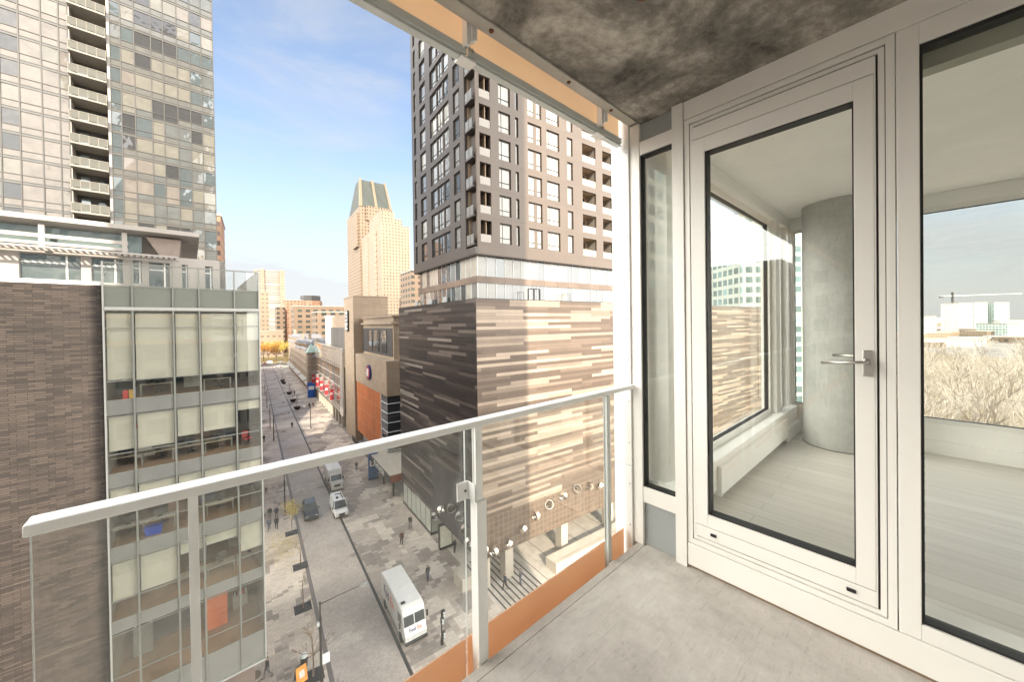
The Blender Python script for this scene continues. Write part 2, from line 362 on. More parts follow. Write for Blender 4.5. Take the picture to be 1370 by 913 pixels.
# our own tower around the balcony
M['owntower'] = farwall('own_tower_cladding', (.34,.33,.31), (.10,.12,.13), 2.4, 2.95, .72, .62, .4)
T = Thing('apartment_tower', 'glass and concrete apartment tower that carries the balcony and the white windowed room', 'tower', 'A', (-5,-10,0))
mb = MB(); mb.box(-16.3,5.9,-26,1.28,0,26.28)
mb.box(-16.3,5.9,-26,1.28,29.53,112)
mb.box(-16.3,-9.01,-26,1.28,26.281,29.529)
mb.box(-9.009,2.36,-26,-1.64,26.281,29.529); mb.box(2.361,5.9,-26,-3.66,26.281,29.529)
T.part('body', mb, M['owntower'])
structure('balcony_back_wall', MB().box(-9,2.30,-1.635,-1.6,26.29,29.519), M['white'], 'A', (0,0,26.5))  # unseen wall, made white to bounce light into the balcony
structure('balcony_side_wall', MB().box(-9.005,-8.97,-1.6,1.27,ZF,ZC), M['white'], 'A', (0,0,26.5))  # unseen, set far to the left so more light enters the balcony
# interior
structure('interior_floor', MB().box(2.33,5.74,-3.64,1.2,26.3,26.61), M['wood'], 'A', (0,0,26.6))
structure('interior_ceiling', MB().box(2.37,5.88,-3.64,1.27,29.26,29.50), M['roomwall'], 'A', (0,0,29.3))
structure('interior_wall', MB().box(2.37,5.88,-3.655,-3.60,26.61,29.259), M['roomwall'], 'A', (0,0,26.6))
mb = MB(); mb.box(2.33,5.74,1.13,1.26,26.3,26.92); mb.box(2.33,5.74,1.12,1.27,29.14,29.259)
structure('street_side_wall', mb, M['roomwall'], 'A', (0,0,26.6), bevel=.004)
mb = MB(); mb.box(5.68,5.86,-3.6,1.12,26.3,26.92); mb.box(5.68,5.86,-3.6,1.12,29.12,29.259)
structure('park_side_wall', mb, M['roomwall'], 'A', (0,0,26.6), bevel=.004)
structure('window_ledge', MB().box(2.33,5.66,1.05,1.135,26.70,26.93), M['roomwall'], 'A', (0,0,26.6), bevel=.004)
def framed(name, label, cat, axis, c, a0, a1, z0, z1, fw, dep, mat, glass, group=None, gasket=True, origin=None, frame='A'):
    o = origin or ((c,(a0+a1)/2,z0) if axis=='y' else ((a0+a1)/2,c,z0))
    th = Thing(name, label, cat, frame, o, group)
    B = (lambda mb,p,q,r,s_,d0,d1,m=0: mb.box(c+d0,c+d1,p,q,r,s_,m)) if axis=='y' else (lambda mb,p,q,r,s_,d0,d1,m=0: mb.box(p,q,c+d0,c+d1,r,s_,m))
    mb = MB(); B(mb,a0,a0+fw,z0,z1,0,dep); B(mb,a1-fw,a1,z0,z1,0,dep); B(mb,a0+fw,a1-fw,z0,z0+fw,0,dep); B(mb,a0+fw,a1-fw,z1-fw,z1,0,dep)
    th.part('frame', mb, mat, bevel=.003)
    if gasket:
        g = .005; mb = MB(); x0,x1,y0,y1 = a0+fw,a1-fw,z0+fw,z1-fw
        B(mb,x0,x0+g,y0,y1,.02,dep-.02); B(mb,x1-g,x1,y0,y1,.02,dep-.02); B(mb,x0+g,x1-g,y0,y0+g,.02,dep-.02); B(mb,x0+g,x1-g,y1-g,y1,.02,dep-.02)
        th.part('gasket', mb, M['gasket'])
    mb = MB(); B(mb,a0+fw-.002,a1-fw+.002,z0+fw-.002,z1-fw+.002,dep/2-.003,dep/2+.003)
    th.part('glass_pane', mb, glass)
    return th
framed('room_window','large street side window of the white room with a white frame','window','x',1.17,2.55,5.03,26.92,29.14,.05,.08,M['white'],M['glass'])
framed('room_window','narrow tall window in the street side wall between two white posts','window','x',1.17,5.20,5.52,26.92,29.14,.04,.08,M['white'],M['glass'])
framed('room_window','slit window beside the round concrete column at the corner of the room','window','y',5.70,.90,1.11,26.92,29.12,.03,.08,M['white'],M['glass'])
framed('room_window','wide picture window looking over bare park trees and distant towers','window','y',5.70,-3.2,.80,26.92,29.12,.04,.08,M['white'],M['glass'])
mb = MB(); mb.box(5.03,5.20,1.12,1.27,26.92,29.14); mb.box(5.52,5.86,1.121,1.27,26.92,29.14); mb.box(5.68,5.86,.80,.90,26.92,29.12); mb.box(5.68,5.86,-3.6,-3.2,26.92,29.12); mb.box(2.37,2.55,1.12,1.27,26.92,29.14)
structure('corner_post', mb, M['white'], 'A', (0,0,26.9), bevel=.004)
c = Thing('concrete_column','round grey concrete column standing in the corner of the white room','column','A',(5.35,.61,26.61))
mb = MB(); mb.tube([(5.35,.61,26.612),(5.35,.61,29.258)], .325, 64, cap=False); c.part('shaft', mb, M['colc'], smooth=True)
mb = MB(); mb.ring((5.35,.61,26.615),(0,0,1),.331,.322,.006,48); c.part('base_line', mb, M['joint'])
c = Thing('convector_heater','long white convector heater with slotted top on the floor under the street side window','heater','A',(4,1.04,26.66))
mb = MB(); mb.box(3.02,5.0,1.02,1.05,26.67,26.88); mb.box(3.0,3.02,1.018,1.129,26.66,26.885); mb.box(5.0,5.02,1.018,1.129,26.66,26.885); mb.box(3.02,5.0,1.105,1.129,26.67,26.885)
c.part('casing', mb, M['roomwall'], bevel=.003)
mb = MB(); mb.box(3.02,5.0,1.05,1.105,26.80,26.81,1)
for i in range(4): mb.box(3.03,4.99,1.054+i*.0135,1.058+i*.0135,26.81,26.883)
c.part('slot_grille', mb, [M['white'], M['joint']])
mb = MB(); mb.box(5.02,5.679,1.02,1.049,26.612,26.75); mb.box(5.65,5.679,-3.6,1.02,26.612,26.75); mb.box(2.95,5.02,1.129,1.1295,26.612,26.65)
structure('skirting', mb, M['roomwall'], 'A', (0,0,26.6), bevel=.003)
# window wall onto the balcony (outer face u = 2.24)
F = M['cream']
Wt = Thing('window_wall','cream white aluminium window wall along the balcony with tall side light, sill and header','window wall','A',(2.28,0,ZF))
mb = MB()
mb.box(2.235,2.33,-1.6,.95,ZF+.02,26.663)                     # sill panel
mb.box(2.25,2.33,-1.6,.95,26.50,ZF+.02,1)  # brownish strip in the gap below the sill panel
mb.box(2.236,2.33,-1.6,.95,29.204,ZC)                          # header
Wt.part('sill_panel', mb, [F, plain('brown_gap_strip', (.24,.17,.11), .9)], bevel=.002)
mb = MB()
mb.box(2.228,2.34,.953,1.02,ZF,ZC)                            # post between side light and door
mb.box(2.24,2.34,1.242,1.31,ZF,ZC)
mb.box(2.24,2.34,.010,.074,26.666,29.201)                        # post between door and big pane
Wt.part('post', mb, F, bevel=.002)
mb = MB(); mb.box(2.243,2.34,1.0205,1.2415,26.80,26.90); mb.box(2.243,2.34,1.0205,1.2415,29.10,29.185)
Wt.part('transom', mb, F, bevel=.002)
mb = MB(); mb.box(2.262,2.33,1.0205,1.2415,ZF+.002,26.799); Wt.part('lower_infill_panel', mb, M['frost'])
mb = MB(); mb.box(2.262,2.33,1.0205,1.2415,29.186,ZC-.002); Wt.part('upper_infill_panel', mb, M['frost'])
mb = MB(); g=.006
for (a,b,z0,z1) in ((1.0207,1.0207+g,26.901,29.099),(1.2413-g,1.2413,26.901,29.099),(1.03,1.232,26.901,26.91),(1.03,1.232,29.09,29.099)): mb.box(2.255,2.31,a,b,z0,z1)
Wt.part('side_light_gasket', mb, M['gasket'])
mb = MB(); mb.box(2.272,2.278,1.022,1.24,26.902,29.098); Wt.part('side_light_pane', mb, M['glass'])
mb = MB(); mb.box(2.24,2.33,-1.6,.0095,26.666,26.733); mb.box(2.24,2.33,-1.6,.0095,29.116,29.201); mb.box(2.24,2.33,-1.6,-1.5,26.733,29.116)
Wt.part('picture_frame', mb, F, bevel=.002)
mb = MB()
for (a,b,z0,z1) in ((.0005,.0094,26.734,29.115),(-1.5,.0005,26.734,26.743),(-1.5,.0005,29.099,29.115)): mb.box(2.25,2.31,a,b,z0,z1)
Wt.part('picture_gasket', mb, M['gasket'])
mb = MB(); mb.box(2.27,2.276,-1.5,.008,26.735,29.114); Wt.part('picture_pane', mb, M['glass'])
mb = MB(); mb.box(2.331,2.50,-1.6,.95,26.61,26.70); Wt.part('inner_sill', mb, M['roomwall'], bevel=.003)
mb = MB(); mb.box(2.345,2.42,-1.6,.07,29.05,29.13); Wt.part('blind_cassette', mb, plain('olive_grey_fabric', (.36,.36,.31), .7))
# door
D = Thing('balcony_door','cream framed glass balcony door with steel lever handle at its right','door','A',(2.27,.5,26.67))
mb = MB()
def rect_ring(mb, a0,a1,z0,z1,w,u0,u1,m=0):
    mb.box(u0,u1,a0,a0+w,z0,z1,m); mb.box(u0,u1,a1-w,a1,z0,z1,m); mb.box(u0,u1,a0+w,a1-w,z0,z0+w,m); mb.box(u0,u1,a0+w,a1-w,z1-w,z1,m)
# fixed frame with its stepped profile
rect_ring(mb,.078,.949,26.667,29.199,.028,2.238,2.33)
rect_ring(mb,.109,.918,26.70,29.165,.020,2.243,2.33); 
D.part('outer_frame', mb, F, bevel=.0015)
mb = MB(); rect_ring(mb,.106,.921,26.695,29.171,.0035,2.252,2.325); D.part('frame_joint', mb, M['joint'])
L_ = MB(); a0,a1,z0,z1 = .139,.888,26.80,29.06
a0,a1 = .142,.905
L_.box(2.236,2.325,a0,.2065,z0,z1); L_.box(2.236,2.325,.8355,a1,z0,z1); L_.box(2.236,2.325,.2065,.8355,z0,26.87); L_.box(2.236,2.325,.2065,.8355,28.978,z1)
mb = MB(); rect_ring(mb,.130,.917-.001,26.72,29.144,.006,2.25,2.32)
D.part('leaf_gap', mb, M['joint'])
mb = MB(); mb.box(2.2375,2.325,.1365,.1415,26.727,29.137); mb.box(2.2375,2.325,.1415,.905,26.727,26.796); mb.box(2.2375,2.325,.1415,.905,29.064,29.137); mb.box(2.2375,2.325,.9055,.9095,26.727,29.137)
D.part('rebate', mb, F, bevel=.001)
leaf = D.part('leaf', L_, F, bevel=.002)
mb = MB(); rect_ring(mb,.207,.835,26.8705,28.9775,.0055,2.246,2.31); D.part('gasket', mb, M['gasket'], leaf)
mb = MB(); mb.box(2.272,2.278,.209,.833,26.873,28.975); D.part('glass_pane', mb, M['glass'], leaf)
mb = MB(); mb.box(2.226,2.236,.148,.182,27.745,27.86)
h = D.part('handle_plate', mb, M['steel'], leaf, bevel=.004)
mb = MB(); mb.tube([(2.23,.165,27.81),(2.19,.165,27.81),(2.18,.172,27.81),(2.178,.19,27.808),(2.178,.315,27.80)], .0068, 12); mb.ring((2.222,.165,27.81),(1,0,0),.015,.006,.012,16)
D.part('handle_lever', mb, M['steel'], leaf, smooth=True)
mb = MB(); mb.tube([(2.33,.165,27.82),(2.375,.168,27.82),(2.378,.19,27.82),(2.378,.30,27.822)], .0068, 12); D.part('inner_lever', mb, M['steel'], leaf, smooth=True)
for v_ in (.805,.223):
    mb = MB(); mb.box(2.229,2.2365,v_-.016,v_+.016,26.755,26.772); D.part('drain_cap', mb, M['gasket'], bevel=.003)
# white end fin
Fn = Thing('end_fin','white metal fin with small rivets closing the far end of the balcony','wall fin','A',(2.27,1.38,26.2))
mb = MB(); mb.box(2.225,2.33,1.312,1.445,26.2,27.018); mb.box(2.225,2.33,1.312,1.445,27.022,29.9)
Fn.part('panel', mb, M['white'], bevel=.003)
for i, (v_, z) in enumerate([(1.322+.0*i, 26.62+.28*i) for i in range(10)]):
    mb = MB(); mb.tube([(2.2245,1.327,z),(2.220,1.327,z)], .0035, 8); Fn.part('rivet', mb, M['screw'])
# ---- guard rail
ZR = 27.58
G = Thing('balcony_railing','grey white balcony railing with glass infill and an orange strip along its foot','railing','A',(.95,1.33,ZF))
mb = MB(); mb.box(-.275,2.222,1.279,1.34,ZR-.027,ZR); G.part('top_rail', mb, M['rail'], bevel=.0035)
mb = MB(); mb.box(-8.9,-.41,1.279,1.34,ZR-.027,ZR); G.part('top_rail', mb, M['rail'], bevel=.0035)
for u in (-5.2,-4.2,-3.2,-2.2,-1.2,-.345,.0,.95,1.95):
    mb = MB(); hw_ = .0105 if u < .5 else .018; mb.box(u-hw_,u+hw_,1.306,1.311,26.33,ZR-.028); mb.box(u-hw_*.7,u+hw_*.7,1.311,1.329,26.33,ZR-.028); mb.box(u-hw_,u+hw_,1.329,1.334,26.33,ZR-.028)
    if u == .95: mb.box(u-.026,u+.026,1.29,1.341,26.33,27.22)
    p = G.part('post', mb, M['rail'] if u < 1.5 else M['railgrey'], bevel=.0015)
    mb = MB(); mb.box(u-.03,u+.03,1.287,1.2995,26.34,26.50); G.part('base_plate', mb, M['rail'], p)
    if 0 < u < 1.5:
        mb = MB(); mb.box(u-.085,u-.027,1.352,1.36,27.22,27.30); mb.box(u-.03,u-.0265,1.30,1.352,27.22,27.30); G.part('glass_clamp', mb, M['rail'], p, bevel=.002)
        mb = MB(); mb.tube([(u-.045,1.3515,27.26),(u-.045,1.347,27.26)], .006, 8); G.part('clamp_screw', mb, M['screw'], p)
for (a,b) in ((-8.9,-.43),(-.283,.905),(.915,2.205)):
    mb = MB(); mb.box(a,b,1.366,1.374,26.588,27.535); G.part('glass_panel', mb, M['railglass'])
    mb = MB(); mb.box(a,b,1.366,1.374,26.19,26.585); G.part('orange_panel', mb, M['orange'])
    mb = MB(); mb.box(a,a+.0015,1.365,1.375,26.59,27.53); G.part('polished_edge', mb, M['railgrey'])
# guard of the balcony above, its foot hanging below the ceiling edge
G2 = Thing('overhead_guard','orange glass foot, coloured as lit, of the balcony railing above, hung in a grey channel','railing','A',(.95,1.37,29.2))
for (a,b) in ((-8.9,-.36),(-.35,.945),(.955,2.20)):
    mb = MB(); mb.box(a,b,1.366,1.374,29.205,29.62); G2.part('orange_panel', mb, M['peach'])
    mb = MB(); mb.box(a,b-.0,1.355,1.385,29.185,29.212); mb.box(a,b,1.345,1.354,29.200,29.235); mb.box(a,b,1.345,1.35,29.18,29.186)
    G2.part('bottom_channel', mb, M['railgrey'], bevel=.001)
for u in (0,.95,1.95):
    mb = MB(); mb.box(u-.028,u-.008,1.31,1.345,29.22,29.6); mb.box(u-.004,u+.006,1.305,1.34,29.24,29.6); mb.box(u+.010,u+.022,1.30,1.33,29.25,29.6)
    mb.box(u-.04,u+.04,1.332,1.39,29.172,29.181)
    p = G2.part('bracket', mb, M['white'], bevel=.001)
    mb = MB()
    for du in (-.02,.0,.016): mb.tube([(u+du,1.33,29.215),(u+du,1.33,29.225)], .006, 8)
    G2.part('bracket_screw', mb, M['steel'], p)
# ================================================================== GROUND AND STREET (frame B: w across the street, s along it)
M['earth'] = concrete('city_ground', (.16,.15,.14), (.24,.225,.21), (.32,.3,.28), .05, .9, .1)
structure('ground', MB().box(-4000,4000,-600,6500,-.5,0), M['earth'], 'C', (0,0,0))
M['pv_west'] = pavers('west_pavers', (.52,.44,.37), (.66,.57,.48), (.34,.29,.25), .50, .56, .5, .3)
M['pv_road'] = pavers('road_pavers', (.50,.44,.39), (.60,.535,.47), (.33,.29,.26), .60, .60, .22, .22, pscale=.16)
M['pv_east'] = pavers('east_pavers', (.45,.39,.335), (.62,.55,.47), (.29,.25,.22), .55, .53, .6, .4)
structure('pavement', MB().box(-12,4.36,-30,330,.0,.004), M['pv_west'], 'B')
structure('roadway', MB().box(4.72,9.70,-30,330,.0,.004), M['pv_road'], 'B')
structure('pavement', MB().box(9.98,19.2,-30,330,.0,.004), M['pv_east'], 'B')
M['drain'] = gridmat('slotted_drain_stone', (.20,.18,.165), 50, .4, .03, (.03,.03,.03))
M['drain2'] = gridmat('light_gutter_stone', (.34,.30,.27), 50, .4, .03, (.15,.13,.12))
structure('drain_channel', MB().box(4.36,4.72,-30,330,-.004,.006), M['drain2'], 'B')
structure('drain_channel', MB().box(9.70,9.98,-30,330,-.004,.006), M['drain'], 'B')
# plaza of pale stone under the striped building, dark bands along the street direction
M['plaza'] = concrete('pale_plaza_stone', (.40,.36,.31), (.50,.45,.39), (.58,.53,.46), .8, .8, .1)
structure('plaza', MB().box(19.2,90,20,60,.0,.004), M['plaza'], 'B')
mb = MB()
for i in range(9): mb.box(19.6+i*.62,19.78+i*.62,25,38,.004,.008)
for i in range(14): mb.box(25.6+i*2.6,25.68+i*2.6,22,45,.004,.008)
mb.box(19.4,60,27.6,27.7,.004,.009)
structure('plaza_banding', mb, plain('dark_plaza_band', (.055,.05,.045), .7), 'B')
structure('garden_lawn', MB().box(-60,60,331,520,0,.02), plain('dry_grass_lawn', (.20,.15,.05), .95, 0, .35, .4), 'B')
structure('cross_street', MB().box(-80,60,310,330,.004,.02), plain('asphalt', (.06,.058,.055), .9, 0, .2, .5), 'B')

# ================================================================== STRIPED PODIUM AND BROWN TOWER
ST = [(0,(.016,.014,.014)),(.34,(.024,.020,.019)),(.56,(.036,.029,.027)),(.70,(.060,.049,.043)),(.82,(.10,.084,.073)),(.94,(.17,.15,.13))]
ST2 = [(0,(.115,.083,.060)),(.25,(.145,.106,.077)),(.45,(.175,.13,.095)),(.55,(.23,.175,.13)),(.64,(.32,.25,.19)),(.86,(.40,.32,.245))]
M['stripe'] = strips('striped_metal_cladding_shaded', .36, 7.2, ST, joint=.05, rough=.42, rnd=7.0)  # darker copy of the stripes, shade of the street face put into its colours
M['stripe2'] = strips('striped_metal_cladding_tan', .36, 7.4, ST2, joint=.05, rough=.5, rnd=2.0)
M['tile'] = gridmat('brown_square_tiles', (.125,.088,.062), .62, .62, .055, (.24,.18,.13), .5, .16)
M['tiled'] = gridmat('charcoal_flat_panels', (.045,.042,.042), 1.6, 3.4, .02, (.02,.02,.02), .5, .1)
M['towerbrown'] = gridmat('brown_composite_panels', (.118,.088,.066), 3.1, 3.02, .02, (.09,.066,.05), .42, .05, warmnoise=.3)
M['towergrey'] = gridmat('grey_composite_panels', (.075,.063,.055), 3.1, 3.02, .02, (.07,.065,.06), .42, .05, warmnoise=.3)
M['darkframe'] = plain('dark_bronze_frame', (.022,.019,.017), .45)
M['soffit'] = plain('dark_soffit', (.05,.04,.035), .7)
M['pane_white'] = mirrorpane('pane_over_white_blind', (.34,.31,.265), .06, .05)
M['pane_cream'] = mirrorpane('pane_over_cream_blind', (.28,.265,.22), .08, .08)
M['pane_dark'] = mirrorpane('pane_over_dark_room', (.03,.03,.03), .10, .08)
M['pane_teal'] = mirrorpane('pane_teal_tinted', (.16,.22,.22), .24, .09)
M['pane_grey'] = mirrorpane('pane_over_grey_curtain', (.17,.165,.155), .07, .08)
M['pane_warm'] = mirrorpane('pane_over_warm_room', (.28,.19,.12), .15, .08)
M['guard'] = plain('pale_guard_panel', (.33,.30,.26), .3, 0, .05)
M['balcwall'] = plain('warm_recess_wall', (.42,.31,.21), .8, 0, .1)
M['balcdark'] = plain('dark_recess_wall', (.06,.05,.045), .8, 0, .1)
B1 = Thing('striped_building', 'brown residential tower on a podium of tan stripes, coloured darker on its shaded side', 'building', 'B', (19,33,0))
W0, S0 = 18.7, 32.8
S1, WE = 57.4, 88.0
mb = MB()
mb.quad((W0,45,3.3),(W0,S1,3.3),(W0,S1,30.6),(W0,45,30.6)); mb.quad((W0,S0,10.6),(W0,45,10.6),(W0,45,30.6),(W0,S0,30.6))
mb.quad((W0,S1,3.3),(WE,S1,3.3),(WE,S1,30.6),(W0,S1,30.6))
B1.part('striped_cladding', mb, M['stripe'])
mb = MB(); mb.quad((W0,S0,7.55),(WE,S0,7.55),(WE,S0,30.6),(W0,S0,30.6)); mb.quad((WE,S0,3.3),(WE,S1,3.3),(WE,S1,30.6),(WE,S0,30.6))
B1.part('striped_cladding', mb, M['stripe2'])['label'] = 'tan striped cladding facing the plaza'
mb = MB(); mb.quad((W0,S0,3.3),(WE,S0,3.3),(WE,S0,7.55),(W0,S0,7.55)); B1.part('tile_band', mb, M['tile'])
mb = MB(); mb.quad((W0,S0,3.3),(W0,45,3.3),(W0,45,10.6),(W0,S0,10.6)); B1.part('charcoal_panel', mb, M['tiled'])
mb = MB(); mb.quad((W0,S0,3.3),(WE,S0,3.3),(WE,S1,3.3),(W0,S1,3.3)); mb.box(W0+.3,WE-.3,S0+.3,S1-.3,30.2,30.45)
B1.part('soffit', mb, M['soffit'])
mb = MB()
for a in ((W0,WE,S0,S0+.3),(W0,WE,S1-.3,S1)): mb.box(a[0],a[1],a[2],a[3],30.601,30.68)
for a in ((W0,W0+.3,S0+.3,S1-.3),(WE-.3,WE,S0+.3,S1-.3)): mb.box(a[0],a[1],a[2],a[3],30.601,30.68)
B1.part('coping', mb, M['darkframe'])
# pilotis, storefront
M['pilot'] = plain('pale_stone_pillar', (.46,.41,.34), .7, 0, .08, 1)
for w_ in (19.1,):
    mb = MB(); mb.box(w_,w_+.95,33.0,34.6,0,3.3); B1.part('column', mb, M['pilot'])
for w_ in (22.0,30.3,38.9,47.5,56,64.6,73):
    mb = MB(); mb.box(w_,w_+1.05,33.0,34.1,0,3.3); B1.part('column', mb, M['pilot'])
mb = MB(); mb.box(20.5,WE-1,47,56.5,0,3.299); B1.part('back_wall', mb, plain('pale_core_wall', (.5,.46,.38), .7))
mb = MB(); k = 6
for i in range(k+1): mb.box(18.72,18.80,45.8+i*(10.9/k)-.04,45.8+i*(10.9/k)+.04,.3,3.299)
mb.box(18.70,18.82,45.76,56.8,0,.3); mb.box(18.82,22.0,45.76,45.86,0,.3); mb.box(21.9,22.0,45.76,45.86,.3,3.299); mb.box(20.3,20.36,45.77,45.85,.3,3.299)
B1.part('storefront_frame', mb, M['darkframe'])
mb = MB(); mb.box(18.75,18.77,45.82,56.7,.3,3.298); mb.box(18.78,21.9,45.80,45.82,.3,3.298); B1.part('storefront_glass', mb, mirrorpane('storefront_pane', (.30,.32,.27), .2, .03))
# tower
TZ0, NF, FH = 35.3, 14, 3.02
TZ1 = TZ0 + .75 + NF*FH
WT, SL = 44.0, 50.4
rt_ops, lf_ops = [], []
Rcols = [('bal',19.4,20.75),('w',21.8,23.35),('w',24.0,24.44),('w2',25.78,27.8),('w',28.6,30.6),('w',31.9,32.85),('bal',34.53,37.05),('bal',38.35,40.3)]
Lcols = [('w',48.75,49.55),('w',45.4,47.35),('w3',38.5,43.9),('w',35.85,37.4)]
for k in range(NF):
    zt = 38.86 + FH*k
    for kd, a, b in Rcols: rt_ops.append((a, b, zt-(2.3 if kd=='bal' else 2.22), zt))
    for kd, a, b in Lcols: lf_ops.append((a, b, zt-2.35, zt))
SR = S0 + 1.95      # the recessed corner balconies
mb = MB(); mb.facade('x', S0, 19.05, WT, TZ0, TZ1, rt_ops, .28); mb.quad((WT,S0,TZ0),(WT,SL,TZ0),(WT,SL,TZ1),(WT,S0,TZ1)); mb.quad((W0,SL,TZ0),(WT,SL,TZ0),(WT,SL,TZ1),(W0,SL,TZ1))
mb.quad((W0,SR,TZ1),(WT,SR,TZ1),(WT,SL,TZ1),(W0,SL,TZ1)); mb.quad((19.05,S0,TZ0),(19.05,S0+.25,TZ0),(19.05,S0+.25,TZ1),(19.05,S0,TZ1))
B1.part('tower_wall', mb, M['towerbrown'])
mb = MB(); mb.facade('y', W0, SR, SL, TZ0, TZ1, lf_ops, .28); mb.box(W0,19.05,S0,SR,TZ0,36.0)
mb.quad((W0,SR,TZ0),(W0+.35,SR,TZ0),(W0+.35,SR,TZ1),(W0,SR,TZ1))
B1.part('tower_wall', mb, M['towergrey'])['label'] = 'grey panelled tower wall facing the street'
mb = MB(); mb.box(W0+.02,WT-.02,S0+.02,SL-.02,TZ0-.12,TZ0-.001); B1.part('tower_soffit', mb, M['soffit'])
mb = MB(); mb.box(W0+.36,20.9,SR-.02,SR+.1,TZ0,TZ1); mb.box(20.2,20.3,S0+.3,SR,TZ0,TZ1); B1.part('corner_recess_wall', mb, M['balcwall'])
nwin = [0]
rest = MB(); restp = MB()
def tower_window(kd, axis, a, b, zt, h, side):
    z0 = zt-h; d = .16; c0 = (S0 if axis=='x' else W0)+d
    B = (lambda q,p0,p1,y0,y1,d0,d1,m=0: q.box(p0,p1,c0+d0,c0+d1,y0,y1,m)) if axis=='x' else (lambda q,p0,p1,y0,y1,d0,d1,m=0: q.box(c0+d0,c0+d1,p0,p1,y0,y1,m))
    mats = [M['darkframe'], M['towerbrown'] if side=='R' else M['balcdark']]
    big = nwin[0] < 99; nwin[0] += 1
    q = MB() if big else rest; p = MB() if big else restp
    fw = .10
    B(q,a+.001,a+fw,z0+.001,zt-.001,0,.08); B(q,b-fw,b-.001,z0+.001,zt-.001,0,.08); B(q,a+fw,b-fw,z0+.001,z0+fw,0,.08); B(q,a+fw,b-fw,zt-.14,zt-.001,0,.08)
    if b-a > 1.2: B(q,a+fw,b-fw,z0+.60,z0+.68,.01,.07)
    if kd == 'w2': B(q,a+.92,a+1.38,z0+fw,zt-.14,.005,.075,1)
    if kd == 'w3':
        B(q,a+1.6,a+1.95,z0+fw,zt-.14,-.05,.075,1); B(q,b-2.0,b-1.7,z0+fw,zt-.14,-.05,.075,1); B(q,a+2.7,a+2.78,z0+fw,zt-.14,.0,.075); B(q,b-.5,b-.42,z0+fw,zt-.14,.0,.07)
    elif kd == 'w' and b-a > 1.3: B(q,a+.42,a+.47,z0+fw,zt-.14,.01,.07)
    B(p,a+.03,b-.03,z0+.03,zt-.03,.045,.055)
    if side == 'R': pm = random.choice([M['pane_white']]*5+[M['pane_cream'],M['pane_grey']])
    else: pm = random.choice([M['pane_dark'],M['pane_dark'],M['pane_grey'],M['pane_grey'],M['pane_cream']])
    if big:
        w_ = B1.part('window', q, mats); B1.part('pane', p, pm, w_)
for k in range(NF):
    zt = 38.86 + FH*k
    for kd, a, b in Rcols:
        if kd != 'bal': tower_window(kd, 'x', a, b, zt, 2.22, 'R')
    for kd, a, b in Lcols: tower_window(kd, 'y', a, b, zt, 2.35, 'L')
rp = B1.part('upper_windows', rest, [M['darkframe'], M['towerbrown']]); rp['kind'] = 'stuff'
rp2 = B1.part('pane', restp, M['pane_grey'], rp)
for k in range(NF-1):
    zt = 38.86 + FH*k
    for a, b in ((19.4,20.75),(34.53,37.05),(38.35,40.3)):
        mb = MB(); z0 = zt-2.3
        mb.box(a-.02,b+.02,S0+.285,S0+1.7,z0-.2,z0-.002,1); mb.box(a-.02,b+.02,S0+.285,S0+1.7,zt+.002,zt+.1,1)
        mb.box(a-.05,a-.021,S0+.285,S0+1.7,z0,zt,2); mb.box(b+.021,b+.05,S0+.285,S0+1.7,z0,zt,2); mb.box(a-.05,b+.05,S0+1.7,S0+1.75,z0,zt,1)
        mb.box(a+(b-a)*.35,a+(b-a)*.38,S0+1.62,S0+1.69,z0,zt-.2,3); mb.box(a+(b-a)*.38,a+(b-a)*.8,S0+1.64,S0+1.67,z0,zt-.25,3)
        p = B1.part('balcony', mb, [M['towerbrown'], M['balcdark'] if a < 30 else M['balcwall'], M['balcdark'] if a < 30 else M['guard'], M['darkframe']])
        mb = MB(); mb.box(a+.01,b-.01,S0+.05,S0+.08,z0+.03,z0+.85); B1.part('parapet', mb, M['guard'], p)
    mb = MB(); mb.box(W0+.05,20.18,S0+.35,SR-.03,zt-2.62,zt-2.42); p = B1.part('corner_balcony', mb, M['towergrey'])
    mb = MB(); mb.box(W0+.05,W0+.07,S0+.34,SR-.03,zt-2.42,zt-1.45)
    for j in range(3): mb.box(W0+.03,W0+.09,S0+.34+j*.75,S0+.38+j*.75,zt-2.42,zt-1.4,1)
    B1.part('parapet', mb, [M['pane_grey'], M['darkframe']], p)
M['gs_curtain'] = mirrorpane('pane_over_curtain', (.20,.185,.155), .06, .05)
# glass storeys between podium and tower
GS, GW = S0+.5, W0+.5
mb = MB()
for z0,z1 in ((30.46,32.35),(33.05,35.18)):
    u = GW
    cols = [GW+i*1.15 for i in range(22)]
    for i, a in enumerate(cols):
        mb = MB(); mb.box(a-.03,a+.03,GS-.05,GS+.0,z0,z1); B1.part('mullion', mb, M['railgrey'])
    s_ = GS+1.25
    while s_ < 49.5:
        mb = MB(); mb.box(GW-.05,GW,s_-.03,s_+.03,z0,z1); B1.part('mullion', mb, M['railgrey']); s_ += 1.25
mb = MB(); mb.box(GW-.12,WT-.6,GS-.12,49.8,32.351,33.049); B1.part('storey_band', mb, gridmat('bronze_band_panels', (.17,.125,.095), 1.9, 5, .04, (.08,.06,.05)))
def panerun(name, mk):
    return None
for z0,z1 in ((30.46,32.35),(33.05,35.18)):
    for i in range(21):
        a = GW+i*1.15; mb = MB(); mb.box(a+.03,a+1.12,GS,GS+.02,z0,z1)
        r = random.random(); B1.part('glass_storey_pane', mb, M['gs_curtain'] if r < .5 else (M['pane_grey'] if r < .72 else M['pane_dark']))
    for i in range(13):
        a = GS+i*1.25; mb = MB(); mb.box(GW,GW+.02,a+.03,a+1.22,z0,z1)
        r = random.random(); B1.part('glass_storey_pane', mb, M['pane_dark'] if r < .55 else (M['pane_white'] if r < .8 else M['pane_grey']))
mb = MB()
